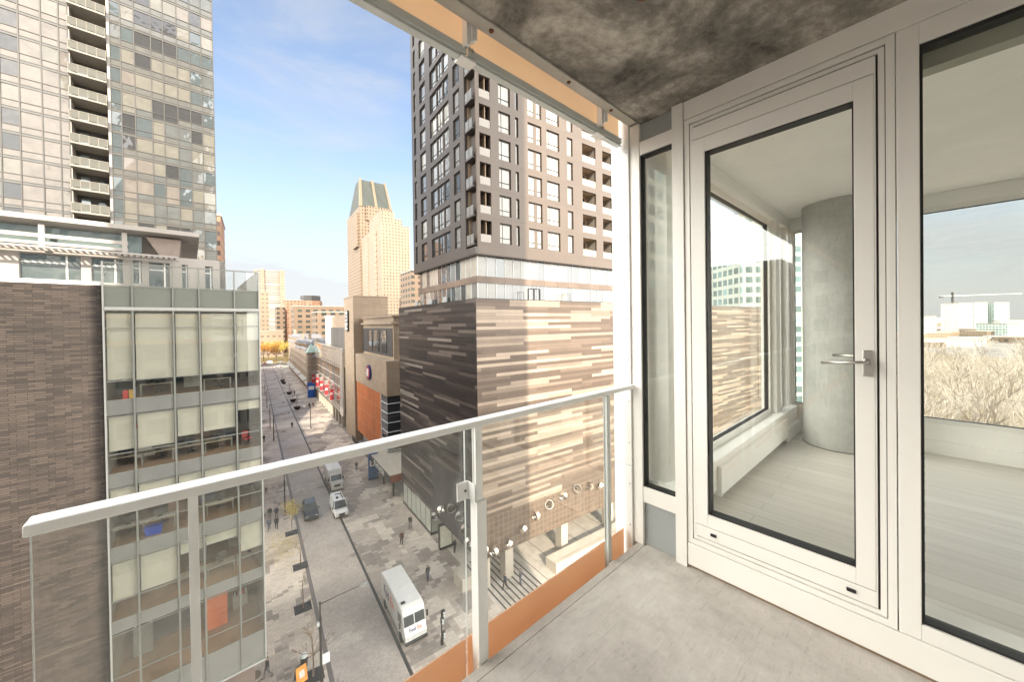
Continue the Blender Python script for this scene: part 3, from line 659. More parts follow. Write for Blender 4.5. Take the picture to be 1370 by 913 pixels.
for a in (25.9,27.6): mb.box(a-.06,a+.06,GS-.09,GS-.051,30.46,31.95)
mb.box(25.9,27.6,GS-.09,GS-.051,31.95,32.05); mb.box(26.7,26.8,GS-.09,GS-.051,30.46,31.95)
B1.part('terrace_door', mb, M['darkframe'])
for (a,b) in ((24.1,25.0),(30.8,32.2)):
    mb = MB(); z=30.69
    mb.box(a,a+.04,S0+.1,S0+.14,z,z+.8); mb.box(b-.04,b,S0+.1,S0+.14,z,z+.8); mb.box(a,b,S0+.1,S0+.14,z+.8,z+.84); B1.part('roof_hoop', mb, M['darkframe'])
for s_ in (40,44.5,49.5):
    mb = MB(); mb.box(W0+.1,W0+.25,s_,s_+1.1,30.69,31.3); B1.part('glass_screen', mb, M['frost'])
# ring lamps winding over the podium corner
M['ringm'] = plain('polished_steel_band', (.75,.68,.58), .22, .85, .1, 5)
rings = [('L',43.5,3.6),('L',41.4,5.4),('L',38.6,6.7),('L',36.5,6.6),('L',35.3,5.7),('L',34.5,4.7),('R',18.95,4.65),('R',20.2,4.0),('R',22.1,4.15),('R',24.05,5.1),('R',25.9,6.0),('R',28,6.6),('R',30.2,7.0),('R',32.5,7.24),('R',34.7,7.0),('R',36.75,6.5)]
rl_ = ['lowest steel ring on the charcoal wall facing the street','second steel ring up on the charcoal wall facing the street','topmost steel ring on the charcoal wall, left one of the high pair','topmost steel ring on the charcoal wall, right one of the high pair','steel ring halfway down toward the podium corner on the charcoal wall','steel ring nearest the podium corner on the charcoal wall',
 'steel ring right beside the podium corner on the brown tiles','steel ring low on the brown tiles above the first pillar','steel ring on the brown tiles above the second pillar','fourth steel ring from the corner on the brown tiles','fifth steel ring from the corner on the brown tiles, rising diagonally','sixth steel ring from the corner on the brown tiles','seventh steel ring from the corner on the brown tiles','eighth steel ring from the corner, highest on the brown tiles','second steel ring from the far end of the row on the brown tiles','farthest steel ring on the brown tiles behind the railing post']
for (fc, a, z), lb in zip(rings, rl_):
    p = (W0-.36, a, z) if fc == 'L' else (a, S0-.36, z)
    th = Thing('ring_lamp', lb, 'ring lamp', 'B', p, 'steel ring lamps winding over the podium corner')
    ax = (random.uniform(-1,1), random.uniform(-.4,.4), random.uniform(-.5,.5)) if fc == 'R' else (random.uniform(-.3,.6), random.uniform(.5,1), random.uniform(-.5,.5))
    mb = MB(); mb.ring(p, ax, .50, .46, .42, 24); th.part('band', mb, M['ringm'], smooth=False)
    mb = MB(); mb.tube([p, (W0,a,z)] if fc=='L' else [p,(a,S0,z)], .05, 6); mb.ring(p, ax, .455,.40,.05,16); th.part('bracket', mb, M['darkframe'])
# low white wall on the plaza, stone block, light box
t = Thing('plaza_wall','low white stone wall sloping across the sunlit plaza','low wall','B',(33,30.9,0))
mb = MB(); mb.box(26.9,60,30.2,32.0,0,1.15); t.part('block', mb, M['pilot'], bevel=.03)
mb = MB(); mb.box(26.8,60,30.1,30.45,1.151,1.28); t.part('coping', mb, M['pilot'])
t = Thing('stone_block','pale stone block at the foot of the podium corner','block','B',(17.9,34.6,0))
mb = MB(); mb.box(17.2,18.5,33.9,36.0,.0,1.35); t.part('body', mb, M['pilot'], bevel=.05); mb=MB(); mb.box(17.15,18.55,33.85,36.05,1.36,1.45); t.part('cap', mb, M['pilot'])
t = Thing('light_box','glowing cream advertising light box in a black frame beside the storefront','light box','B',(19.2,42.2,0))
mb = MB(); mb.box(18.3,20.0,42.0,42.5,0,.25); mb.box(18.3,18.36,42.0,42.5,.25,3.0); mb.box(19.94,20.0,42.0,42.5,.25,3.0); mb.box(18.3,20.0,42.0,42.5,2.95,3.05); t.part('frame', mb, M['darkframe'])
mb = MB(); mb.box(18.37,19.93,42.05,42.45,.26,2.94); t.part('panel', mb, plain('cream_poster_panel', (.70,.70,.58), .4))
# ================================================================== NEIGHBOURS ALONG THE EAST SIDE OF THE STREET
M['tan'] = gridmat('tan_stone_panels', (.36,.275,.195), 1.5, .9, .03, (.24,.18,.13), .6, .06, warmnoise=.4)
M['ochre'] = gridmat('orange_facade_panels', (.50,.15,.045), 3.1, 3.0, .06, (.55,.42,.30), .5, .12)
M['dkglass'] = mirrorpane('dark_glazing', (.03,.03,.032), .2, .05)
M['dkmetal'] = gridmat('dark_metal_panels', (.045,.045,.047), .5, 20, .05, (.11,.11,.11), .45, .2)
C1 = Thing('cinema_building','tan building with big orange wall panels and dark louvred top beside the striped podium','building','B',(22,80,0))
mb = MB(); mb.box(19.6,40,67.7,92.4,14.9,21.4); C1.part('tan_band', mb, M['tan'])
mb = MB(); mb.box(19.75,40,71.9,92.2,3.2,14.899); C1.part('orange_wall', mb, M['ochre'])
mb = MB(); mb.box(19.75,40,67.9,71.899,4.6,14.899); C1.part('dark_glazing', mb, M['dkglass'])
mb = MB()
for k in range(6): mb.box(19.65,40.1,67.75,71.95,4.7+k*1.75,4.82+k*1.75)
mb.box(19.66,19.74,71.86,71.98,3.2,14.8); C1.part('floor_line', mb, M['railgrey'])
mb = MB(); mb.box(21.6,40,69.5,93.5,21.4,29.6); C1.part('upper_storey', mb, M['tan'])
mb = MB()
mb.box(21.5,21.6,70.2,93.0,21.9,27.4); mb.box(26.8,40.1,69.38,69.49,21.9,29.2,0); C1.part('louvre', mb, M['dkmetal'])
for a in (73.5,79,84.5):
    mb = MB(); mb.box(21.38,21.49,a,a+3.8,22.4,26.9); C1.part('dark_window', mb, M['dkglass'])
mb = MB(); mb.box(21.1,26.5,69.2,93.6,28.2,28.6); mb.box(21.3,40,69.0,93.6,29.6,29.9); C1.part('cornice', mb, M['tan'])
mb = MB(); mb.box(20.5,40,68.5,92,0,3.2); C1.part('ground_floor', mb, M['dkglass'])
# canopy with white lettering over its entrance
t = Thing('entrance_canopy','flat entrance canopy with white letters beneath the dark glazing of the orange building','canopy','B',(18,62,3.3))
mb = MB(); mb.box(16.9,22.5,50.6+6.9,71.8,3.9,4.5); t.part('roof', mb, [M['pilot']])
mb = MB(); mb.box(16.84,16.899,57.4,84,3.3,4.45); mb.box(16.9,22.5,57.42,57.49,3.3,4.4,1); t.part('fascia', mb, [M['darkframe'], plain('red_brown_fascia', (.22,.06,.03), .6)])
mb = MB()
s_ = 60.5
for i in range(6):
    mb.box(16.80,16.838,s_,s_+.12,3.45,4.3); mb.box(16.80,16.838,s_+.55,s_+.67,3.45,4.3); mb.box(16.80,16.838,s_+.12,s_+.55,4.1 if i%2 else 3.8,4.3 if i%2 else 3.95)
    s_ += 1.05
t.part('letters', mb, M['white'])
for s_ in (60,65.5,71):
    mb = MB(); mb.cyl(18.2,s_,0,3.9,.16,10); t.part('column', mb, M['darkframe'])
# fin tower
C2 = Thing('stone_fin_tower','tall blank tan stone tower carrying a vertical sign above the pedestrian street','tower','B',(23,100,0))
mb = MB(); mb.box(19.6,27.8,94.0,104.8,0,35.1); C2.part('shaft', mb, M['tan'])
mb = MB(); mb.box(19.5,27.9,93.9,104.9,35.101,35.3); C2.part('coping', mb, M['tan'])
mb = MB(); mb.box(19.25,19.59,98.9,101.6,26.6,31.9); C2.part('sign_backing', mb, M['darkframe'])
mb = MB()
for (z0,z1,a,b) in ((31.0,31.7,99.1,101.4),(30.2,30.7,100.4,101.4),(29.4,30.9,99.1,99.6),(29.2,29.6,99.1,101.4),(28.0,28.9,99.2,99.8),(27.0,28.8,100.4,101.3),(27.0,27.5,99.2,100.4)): mb.box(19.17,19.249,a,b,z0,z1)
C2.part('sign_letters', mb, M['white'])
t = Thing('round_emblem','round blue and red emblem on the tan wall above the orange panels','emblem','B',(19.5,79.5,18))
mb = MB(); mb.tube([(19.599,79.6,18.2),(19.25,79.6,18.2)], 1.55, 28); t.part('rim', mb, plain('deep_blue_enamel', (.02,.035,.16), .3))
mb = MB(); mb.tube([(19.249,79.6,18.2),(19.2,79.6,18.2)], 1.25, 28); t.part('face', mb, plain('red_enamel', (.5,.05,.04), .3))
mb = MB(); mb.box(19.14,19.199,79.0,80.2,17.4,19.0); mb.box(19.14,19.199,80.2,80.5,17.8,18.3); t.part('figure', mb, M['white'])
for i, z in enumerate((17.6,16.7,15.8)):
    t = Thing('wall_spotlight', ['uppermost','middle','lowest'][i]+' of three small spotlights stacked at the corner of the tan band','spotlight','B',(25.2,67.5,z),'spotlights on the tan band')
    mb = MB(); mb.tube([(25.2,67.69,z),(25.2,67.4,z+.1)], .06, 6); t.part('arm', mb, M['darkframe'])
    mb = MB(); mb.tube([(25.2,67.42,z+.12),(25.0,67.15,z-.12)], [.26,.33], 10); t.part('head', mb, M['railgrey'])
# mall with glass screen and banners
C3 = Thing('mall_building','long mall with a curved glass screen front and grey louvred plant storey','building','B',(24,135,0))
M['screen'] = mirrorpane('etched_glass_screen', (.50,.46,.40), .15, .03)
mb = MB(); mb.box(19.9,45,105,160,4.1,20.9); C3.part('wall', mb, plain('sand_render', (.42,.35,.27), .7, 0, .1))
mb = MB(); mb.box(19.3,19.6,104.9,162,16.9,21.5); C3.part('upper_screen', mb, M['screen'])
mb = MB(); mb.box(18.9,19.25,105,108.6,3.9,21.3); C3.part('end_screen', mb, M['screen'])
mb = MB(); mb.box(19.0,19.95,104.85,162.3,21.501,21.8); mb.box(19.2,19.8,108.7,161,16.3,16.7); mb.box(19.1,20.0,105,161,4.0,4.5); C3.part('ledge', mb, M['guard'])
for i in range(12):
    s_ = 109+i*4.35; mb = MB(); mb.box(19.7,19.89,s_,s_+3.8,5.0,16.0)
    for dz in (7.8,10.6,13.3): mb.box(19.66,19.69,s_,s_+3.8,dz,dz+.12,1)
    C3.part('window', mb, [M['pane_warm'] if i%3 else M['pane_grey'], M['white']])
for i in range(11):
    mb = MB(); s_ = 109+i*4.8; mb.box(19.3,20.3,s_-.35,s_+.35,0,4.0); C3.part('pillar', mb, M['pilot'])
mb = MB(); mb.box(21.0,44,105,160,0,4.05); C3.part('shop_front', mb, M['dkglass'])
mb = MB(); mb.box(20.8,44,107,134,21.0,27.5); C3.part('plant_storey', mb, gridmat('grey_vertical_louvres', (.16,.15,.14), .9, 40, .25, (.06,.055,.05), .6, .15))
mb = MB(); mb.box(22,44,111,150,27.5,31.3); C3.part('penthouse', mb, M['tan'])
mb = MB(); mb.box(20.5,22.5,139,143,21.9,31.2); mb.box(20.2,22.8,138.7,143.3,31.2,31.6); C3.part('vent_tower', mb, M['railgrey'])
M['red'] = plain('red_banner_cloth', (.42,.03,.04), .7, 0, .1, 1)
bl = ['nearest','second','third','fourth','farthest']
for i, s_ in enumerate((121,131,141.5,152,162.5)):
    t = Thing('red_banner', bl[i]+' red banner hanging from the front of the mall with the glass screen','banner','B',(18.6,s_,6),'red banners on the mall front')
    mb = MB(); mb.tube([(19.6,s_,10.2),(18.2,s_,10.2)], .06, 6); mb.tube([(19.6,s_,5.6),(18.2,s_,5.6)], .06, 6); t.part('bracket', mb, M['railgrey'])
    mb = MB(); mb.box(18.25,19.25,s_-.04,s_+.04,5.65,9.0); mb.box(18.25,19.25,s_-.05,s_+.05,9.001,10.1,1); mb.ring((18.75,s_-.05,7.6),(0,1,0),.38,.2,.03,12,2)
    t.part('cloth', mb, [M['red'], plain('grey_banner_top', (.25,.22,.21), .7), M['white']])
# stone row houses with mansard roofs
M['stone'] = gridmat('old_sandstone', (.30,.235,.175), .8, .4, .03, (.19,.15,.11), .85, .22)
M['slate'] = plain('grey_slate', (.17,.165,.17), .7, 0, .2, .6)
M['copper'] = plain('green_copper', (.30,.42,.36), .6, 0, .12, 1)
hb = [(164,184,15.5,'nearest stone row house with a pointed green copper turret'),(184.4,210,17.5,'second stone row house with a tall slate mansard'),(210.4,240,17,'third stone row house with arched ground floor'),(240.4,290,19,'farthest stone row house at the end of the pedestrian street')]
for i, (a, b, hh, lb) in enumerate(hb):
    t = Thing('stone_house', lb, 'house', 'B', (25,(a+b)/2,0), 'stone row houses along the street')
    n = max(3, int((b-a)/4.2)); st = (b-a)/n; ops = []
    for j in range(n):
        c0 = a+st*(j+.5); ops.append((c0-.9,c0+.9,.2,3.4))
        for z in (5.2,9.0,12.2):
            if z+2.2 < hh-.5: ops.append((c0-.65,c0+.65,z,z+2.1))
    mb = MB(); mb.facade('y',18.9,a,b,0,hh,ops,.5); mb.quad((18.9,a,0),(34,a,0),(34,a,hh),(18.9,a,hh)); mb.quad((18.9,b,0),(34,b,0),(34,b,hh),(18.9,b,hh))
    t.part('wall', mb, M['stone'])
    for o in ops:
        mb = MB(); mb.box(19.3,19.36,o[0]+.01,o[1]-.01,o[2]+.01,o[3]-.01); mb.box(19.22,19.29,(o[0]+o[1])/2-.05,(o[0]+o[1])/2+.05,o[2]+.02,o[3]-.02,1); t.part('window', mb, [M['pane_dark'], M['white']])
    mb = MB(); mb.hexa([(18.5,a-.2,hh),(18.5,b+.2,hh),(34,b+.2,hh),(34,a-.2,hh)],[(21.5,a+1.4,hh+4.2),(21.5,b-1.4,hh+4.2),(32,b-1.4,hh+4.2),(32,a+1.4,hh+4.2)])
    mb.box(18.5,34,a,b,hh-.3,hh-.001)
    rf = t.part('roof', mb, M['slate'])
    for j in range(n):
        c0 = a+st*(j+.5); mb = MB(); mb.box(19.0,21.2,c0-.7,c0+.7,hh+.3,hh+2.4); mb.hexa([(18.8,c0-.9,hh+2.41),(18.8,c0+.9,hh+2.41),(21.6,c0+.9,hh+2.41),(21.6,c0-.9,hh+2.41)],[(18.9,c0-.05,hh+3.4),(18.9,c0+.05,hh+3.4),(21.6,c0+.05,hh+3.4),(21.6,c0-.05,hh+3.4)],1)
        mb.box(18.96,18.99,c0-.45,c0+.45,hh+.6,hh+2.1,2); t.part('dormer', mb, [M['stone'], M['slate'], M['pane_dark']], rf)
    mb = MB(); mb.box(22,23.4,b-3,b-1.2,hh+3.8,hh+7); t.part('chimney', mb, M['stone'], rf)
    if i == 0:
        mb = MB(); mb.cyl(18.6,a+3,4.2,hh+2,1.7,8); t.part('turret', mb, M['stone']); mb = MB(); mb.cyl(18.6,a+3,hh+2,hh+5.6,2.1,8,0,.05); t.part('turret_roof', mb, M['copper'])
    mb = MB(); mb.hexa([(17.2,a+1,3.7),(17.2,b-1,3.7),(18.89,b-1,4.3),(18.89,a+1,4.3)],[(17.2,a+1,3.9),(17.2,b-1,3.9),(18.89,b-1,4.7),(18.89,a+1,4.7)]); t.part('awning', mb, plain('grey_awning', (.30,.28,.26), .8))
# ================================================================== WEST SIDE: OFFICE, BRICK BLOCK, PAVILION, GLASS TOWER (frame A)
M['mull'] = plain('grey_aluminium_mullion', (.24,.245,.22), .4, .3, .06)
M['mullw'] = plain('pale_edge_profile', (.40,.40,.375), .4, 0, .05)
M['spandrel'] = mirrorpane('grey_spandrel', (.17,.172,.155), .10, .04, .08)
M['officeglass'] = glassmat('office_glass', (.965,.97,.945), 1.0, .085)
M['carpet'] = plain('tan_office_floor', (.34,.20,.11), .8, 0, .2, 1)
M['ceiling'] = plain('office_ceiling', (.55,.53,.47), .8, 0, .05)
M['inwall'] = plain('dim_office_wall', (.16,.14,.12), .8, 0, .25, .5)
UO = [-3.65,-2.49,-.73,.51,2.33,3.70]; VO = 31.0
O = Thing('glass_office','grey green glazed office block with roller blinds and desks behind its glass','office building','A',(0,36,0))
ZB = [(23.85,29.10),(19.6,22.95),(15.32,18.75),(11.06,14.45),(6.62,10.3)]
SP = [(22.95,23.85),(18.75,19.6),(14.45,15.32),(10.3,11.06),(4.55,6.62)]
mb = MB(); D_ = 45.0
for z0, z1 in SP[:4]: mb.box(-3.6,3.6,VO+.15,D_,z0+.12,z1-.12,0)
mb.box(-3.6,3.6,VO+.15,D_,4.5,6.45); mb.box(-3.6,3.6,VO+.15,D_,29.101,29.35)
O.part('floor_slab', mb, M['ceiling'])
mb = MB()
for z0, z1 in SP: mb.box(-3.6,3.6,VO+.2,D_,(z1-.119) if z1 != 6.62 else 6.451,(z1-.07) if z1 != 6.62 else 6.55)
O.part('floor_finish', mb, M['carpet'])
mb = MB(); mb.box(-3.6,3.6,39.5,39.7,6.6,29.1); mb.box(-3.66,-3.6,VO+.15,D_,4.5,29.1); O.part('back_wall', mb, M['inwall'])
mb = MB(); mb.box(3.62,3.69,VO+.1,D_,4.5,31.9); O.part('street_side_glazing', mb, M['spandrel'])
mb = MB(); mb.box(-3.3,3.2,VO+1.5,D_,0,4.5); O.part('ground_floor', mb, plain('brown_base_stone', (.17,.13,.11), .7, 0, .15, 1))
mb = MB(); mb.box(.55,1.75,33.5,33.6,6.6,10.25); O.part('orange_wall', mb, plain('orange_painted_wall', (.62,.13,.03), .6, 0, .1)) 
mb = MB(); mb.box(-3.0,.2,35.0,35.1,6.6,9.6); O.part('dark_partition', mb, plain('charcoal_partition', (.05,.05,.06), .6, 0, .3, 1.2))
blind_drop = [[.76,.78,.78,.775,.78],[.60,.62,.52,.50,.18],[.38,.36,.34,.30,.30],[.66,.64,.22,.20,.55],[0,0,0,0,.0]]
def rail_h(mb, u0, u1, z0, z1, d0=-.06, d1=.04, m=0): mb.box(u0,u1,VO+d0,VO+d1,z0,z1,m)
for f_, (z0, z1) in enumerate(ZB):
    for b in range(5):
        u0, u1 = UO[b], UO[b+1]; mb = MB()
        ztr = z0+1.12 if f_ else 24.95
        for zz in ([z0, ztr, z1-.06] + ([28.03] if f_ == 0 else [])): rail_h(mb, u0+.035, u1-.035, zz, zz+.05, -.03, .03)
        mb.box(u0+.033,u0+.05,VO-.03,VO+.03,z0,z1-.01); mb.box(u1-.05,u1-.033,VO-.03,VO+.03,z0,z1-.01)
        w_ = O.part('window', mb, M['mull'])
        mb = MB(); mb.box(u0+.03,u1-.03,VO+.005,VO+.013,z0,z1); O.part('pane', mb, M['officeglass'], w_)
        dr = blind_drop[f_][b]
        if dr:
            zt = z1 if f_ else 28.95
            mb = MB(); mb.box(u0+.09,u1-.07,VO+.16,VO+.165,zt-(zt-z0)*dr,zt-.02); mb.box(u0+.09,u1-.07,VO+.15,VO+.175,zt-(zt-z0)*dr-.04,zt-(zt-z0)*dr,1); O.part('blind', mb, [M['blind'], M['mullw']], w_)
for z0, z1 in SP:
    for b in range(5):
        mb = MB(); mb.box(UO[b]+.03,UO[b+1]-.03,VO+.0,VO+.10,z0+.05,z1-.002); O.part('spandrel_panel', mb, M['spandrel'])
for i, u in enumerate(UO):
    mb = MB(); mb.box(u-.035,u+.035,VO-.10,VO+.06,4.55,31.8 if i else 31.88); O.part('mullion', mb, M['mullw'] if i in (0,5) else M['mull'])
mb = MB(); rail_h(mb,-3.6,3.66,29.10,29.28,-.14,.05); rail_h(mb,-3.6,3.66,4.45,4.549,-.10,.1); O.part('ledge', mb, M['mullw'])
mb = MB(); rail_h(mb,-3.6,3.66,30.48,30.55,-.04,.03); rail_h(mb,-3.6,3.66,31.80,31.87,-.06,.03); O.part('terrace_rail', mb, M['mull'])
for b in range(5):
    mb = MB(); mb.box(UO[b]+.04,UO[b+1]-.04,VO,VO+.012,29.29,30.47); O.part('frosted_panel', mb, translucent('frosted_terrace_glass', (.30,.315,.275), .4) if b == 0 else bpy.data.materials['frosted_terrace_glass'])
    mb = MB(); mb.box(UO[b]+.04,UO[b+1]-.04,VO,VO+.012,30.56,31.79); O.part('terrace_glass', mb, M['railglass'])
# furniture seen behind the office glass
def desk(u, v_, z, lb):
    t = Thing('office_desk', lb, 'desk', 'A', (u,v_,z), 'desks behind the office glass')
    mb = MB(); mb.box(u-.75,u+.75,v_-.38,v_+.38,z+.71,z+.745); t.part('desk_top', mb, plain('pale_desk_top', (.50,.42,.32), .5) if 'pale_desk_top' not in bpy.data.materials else bpy.data.materials['pale_desk_top'])
    for a in (-.7,.7):
        for c_ in (-.34,.34): mb = MB(); mb.box(u+a-.025,u+a+.025,v_+c_-.025,v_+c_+.025,z,z+.709); t.part('leg', mb, M['mull'])
    mb = MB(); mb.box(u-.28,u+.28,v_+.10,v_+.13,z+.86,z+1.22); mb.box(u-.03,u+.03,v_+.131,v_+.16,z+.746,z+1.0); mb.box(u-.12,u+.12,v_+.05,v_+.22,z+.746,z+.76); t.part('monitor', mb, M['gasket'])
    return t
def chair(u, v_, z, rot, lb, mat):
    t = Thing('office_chair', lb, 'chair', 'A', (u,v_,z), 'chairs behind the office glass', rot, True)
    mb = MB(); mb.box(-.24,.24,-.24,.24,.44,.52); t.part('seat', mb, mat, bevel=.03)
    mb = MB(); mb.box(-.22,.22,.20,.26,.56,1.0); t.part('backrest', mb, mat, bevel=.03)
    mb = MB(); mb.cyl(0,0,.1,.44,.03,8)
    for i in range(5): a = i*1.257; mb.tube([(0,0,.12),(.3*math.cos(a),.3*math.sin(a),.05)], .02, 5)
    t.part('base', mb, M['gasket'])
M['dkfab'] = plain('dark_chair_fabric', (.03,.03,.035), .8); M['redfab'] = plain('red_fabric', (.6,.03,.03), .7)
fl = {1:19.54,2:15.26,3:11.0,4:6.56,0:23.79}; fn = {0:'top floor',1:'second floor from top',2:'middle floor',3:'second lowest floor',4:'lowest floor'}
bay = {-3.0:'first bay',-1.6:'second bay',-.1:'third bay',1.4:'fourth bay',3.0:'fifth bay'}
for f_, us in {0:(-1.6,1.4),1:(-3.0,-1.6,-.1,1.4),2:(-3.0,-1.6,1.4),3:(-.1,1.4,3.0)}.items():
    for u in us:
        desk(u, 32.3, fl[f_], 'pale desk with monitor, %s, %s from brick wall' % (fn[f_], bay[u]))
        chair(u+.1, 33.1, fl[f_], random.uniform(-.5,.5), 'dark office chair, %s, %s from brick wall' % (fn[f_], bay[u]), M['dkfab'])
chair(3.0,32.3,fl[1],.4,'bright red chair in the bay nearest the street, second floor from top', M['redfab'])
rngc = random.Random(21); CC = [('grey',(.2,.2,.2)),('white',(.55,.55,.5)),('brown',(.16,.08,.04)),('blue grey',(.07,.09,.13))]
for f_, spots_ in {0:(-3.1,.1,2.9),1:(-2.3,.6,2.2),2:(-.8,.8,3.0),3:(-2.0,.3,2.5),4:(-2.6,2.6)}.items():
    for i_, u in enumerate(spots_):
        cn_, cc_ = CC[(f_+i_)%4]; hh_ = (.9,1.3,1.9)[(f_*2+i_)%3]; v_ = 34.3+.7*i_
        t = Thing('storage_cabinet', '%s cabinet with files, %s, number %s from brick wall' % (cn_, fn[f_], ['one','two','three'][i_]), 'cabinet', 'A', (u,v_,fl[f_]), 'cabinets behind the office glass')
        mb = MB(); mb.box(u-.45,u+.45,v_-.2,v_+.2,fl[f_],fl[f_]+hh_); t.part('body', mb, plain('cabinet_%s' % cn_, cc_, .6) if 'cabinet_%s' % cn_ not in bpy.data.materials else bpy.data.materials['cabinet_%s' % cn_], bevel=.01)
        mb = MB(); x_ = u-.4
        while x_ < u+.35: w_ = rngc.uniform(.04,.12); mb.box(x_,x_+w_*.9,v_-.15,v_+.12,fl[f_]+hh_+.001,fl[f_]+hh_+rngc.uniform(.12,.34),rngc.randint(0,2)); x_ += w_+rngc.choice([0,0,.08])
        t.part('files', mb, [M['white'], M['redfab'], M['dkfab']])
t = Thing('blue_bin','bright blue storage bin on the middle office floor behind the glass','bin','A',(-1.9,31.7,fl[2])); mb = MB(); mb.hexa([(-2.2,31.5,fl[2]+.02),(-1.5,31.5,fl[2]+.02),(-1.5,31.9,fl[2]+.02),(-2.2,31.9,fl[2]+.02)],[(-2.25,31.45,fl[2]+.5),(-1.45,31.45,fl[2]+.5),(-1.45,31.95,fl[2]+.5),(-2.25,31.95,fl[2]+.5)])
t.part('body', mb, plain('blue_plastic', (.02,.07,.5), .5)); mb = MB(); mb.box(-2.28,-1.42,31.43,31.97,fl[2]+.501,fl[2]+.54); t.part('rim', mb, plain('blue_plastic_rim', (.02,.06,.4), .5))
for i,(u,c_) in enumerate(((-2.9,(.55,.05,.04)),(-2.65,(.55,.33,.05)))):
    t = Thing('cardboard_carton', ['small red carton','small ochre carton'][i]+' on the top office floor beside the brick wall','carton','A',(u,31.6,fl[0]))
    mb = MB(); mb.box(u-.11,u+.11,31.45,31.75,fl[0],fl[0]+.55); t.part('body', mb, plain('carton_%d'%i, c_, .7), bevel=.01); mb=MB(); mb.box(u-.1,u+.1,31.58,31.62,fl[0]+.551,fl[0]+.556); t.part('tape', mb, M['ceiling'])
# brick block
def brickmat():
    m, nt, out = newmat('long_brown_brick'); tc = nn(nt, 'ShaderNodeTexCoord'); mp = nn(nt, 'ShaderNodeMapping'); mp.inputs['Rotation'].default_value = (math.pi/2,0,0); nt.links.new(tc.outputs['Object'], mp.inputs[0])
    br = nn(nt, 'ShaderNodeTexBrick'); nt.links.new(mp.outputs[0], br.inputs['Vector']); br.inputs['Scale'].default_value = 1; br.offset = .38; br.inputs['Bias'].default_value = -.1
    br.inputs['Brick Width'].default_value = .62; br.inputs['Row Height'].default_value = .125; br.inputs['Mortar Size'].default_value = .010; br.inputs['Mortar Smooth'].default_value = .2
    br.inputs['Color1'].default_value = (.066,.053,.045,1); br.inputs['Color2'].default_value = (.027,.022,.0195,1); br.inputs['Mortar'].default_value = (.014,.011,.010,1)
    n = noise(nt, mp.outputs[0], .5, 7, .65); col = mixc(nt, .8, br.outputs['Color'], ramp(nt, n, [(.3,(.75,.75,.75)),(.7,(1.2,1.18,1.15))]), 'MULTIPLY')
    n2 = noise(nt, mp.outputs[0], 25, 2); col = mixc(nt, .5, col, ramp(nt, n2, [(.3,(.8,.8,.8)),(.7,(1.15,1.15,1.15))]), 'MULTIPLY')
    pbr(nt, out, col, .85, 0, br.outputs['Fac'], .5, -.01); return m
M['brick'] = brickmat()
K = Thing('brick_block','windowless block of long dark brown bricks under a white roof kerb','building','A',(-8,36,0))
mb = MB(); mb.box(-16,-3.70,31.06,46,0,30.5); K.part('wall', mb, M['brick'])
mb = MB(); mb.box(-16,-3.70,31.02,31.5,30.501,30.72); K.part('coping', mb, M['white'], bevel=.01)
mb = MB()
for z in (10.6, 14.9): mb.box(-16,-4.2,31.045,31.0595,z,z+.014)
K.part('expansion_joint', mb, plain('brick_joint_sealant', (.12,.10,.085), .8))
M['dkroof'] = plain('roof_gravel', (.30,.28,.25), .9, 0, .2, 3)
mb = MB(); mb.box(-15.5,3.6,31.51,46,30.3 if 0 else 30.2,30.35); 
structure('roof_terrace', MB().box(-3.6,3.6,VO+.3,46,29.36,29.42), M['dkroof'], 'A', (0,0,29.36))
# roof pavilion of white steel
M['pvw'] = plain('weathered_white_steel', (.38,.35,.32), .5, 0, .06, 1)
Pv = Thing('roof_pavilion','white steel roof pavilion with projecting canopy and slatted pergola above the brick wall','pavilion','A',(-6,36,30.4))
ops = [(-15.5,-13.2,30.85,32.35),(-12.8,-11.6,30.85,32.35),(-11.0,-8.8,30.85,32.35),(-8.4,-7.7,30.85,32.35),(-7.0,-4.75,30.85,32.35),(-4.35,-3.05,30.85,32.35),(-2.6,-2.2,30.9,32.35),(-1.9,-.9,30.2,32.3),(-.3,-.0,29.7,32.3),(.9,1.3,29.7,32.3)]
mb = MB(); mb.facade('x',33.2,-16,2.0,29.42,32.75,ops,.3); mb.box(1.7,2.0,33.2,44,29.42,32.75); Pv.part('wall', mb, M['pvw'])
for o in ops:
    mb = MB(); mb.box(o[0]+.01,o[1]-.01,33.38,33.40,o[2]+.01,o[3]-.01); 
    w_ = Pv.part('window_pane', mb, mirrorpane('pavilion_pane', (.10,.13,.13), .3, .06) if 'pavilion_pane' not in bpy.data.materials else bpy.data.materials['pavilion_pane'])
    mb = MB(); c_ = (o[0]+o[1])/2+.25*(o[1]-o[0]); mb.box(c_-.04,c_+.04,33.34,33.375,o[2]+.02,o[3]-.02); mb.box(o[0]+.02,c_-.05,33.34,33.375,o[3]-.5,o[3]-.44); Pv.part('glazing_bar', mb, M['white'], w_)
mb = MB(); mb.box(-16,-.45,32.55,32.85,32.46,32.62); mb.box(-16,-.45,31.75,31.9,32.50,32.6); 
for i in range(60): mb.box(-16+i*.26,-15.92+i*.26,31.9,32.55,32.50,32.58)
Pv.part('pergola', mb, M['pvw'])
mb = MB()
for z0,z1 in ((32.80,32.98),(33.2,33.42)): mb.box(-16,-2.75,32.7,32.85,z0,z1)
for u in (-14.2,-10.2,-6.1,-2.9): mb.box(u-.11,u+.11,32.69,32.86,32.62,33.95)
Pv.part('louvre_frame', mb, M['pvw'])
mb = MB(); mb.box(-16,-2.2,33.5,34.0,32.76,33.95); Pv.part('recessed_glazing', mb, M['pane_teal'])
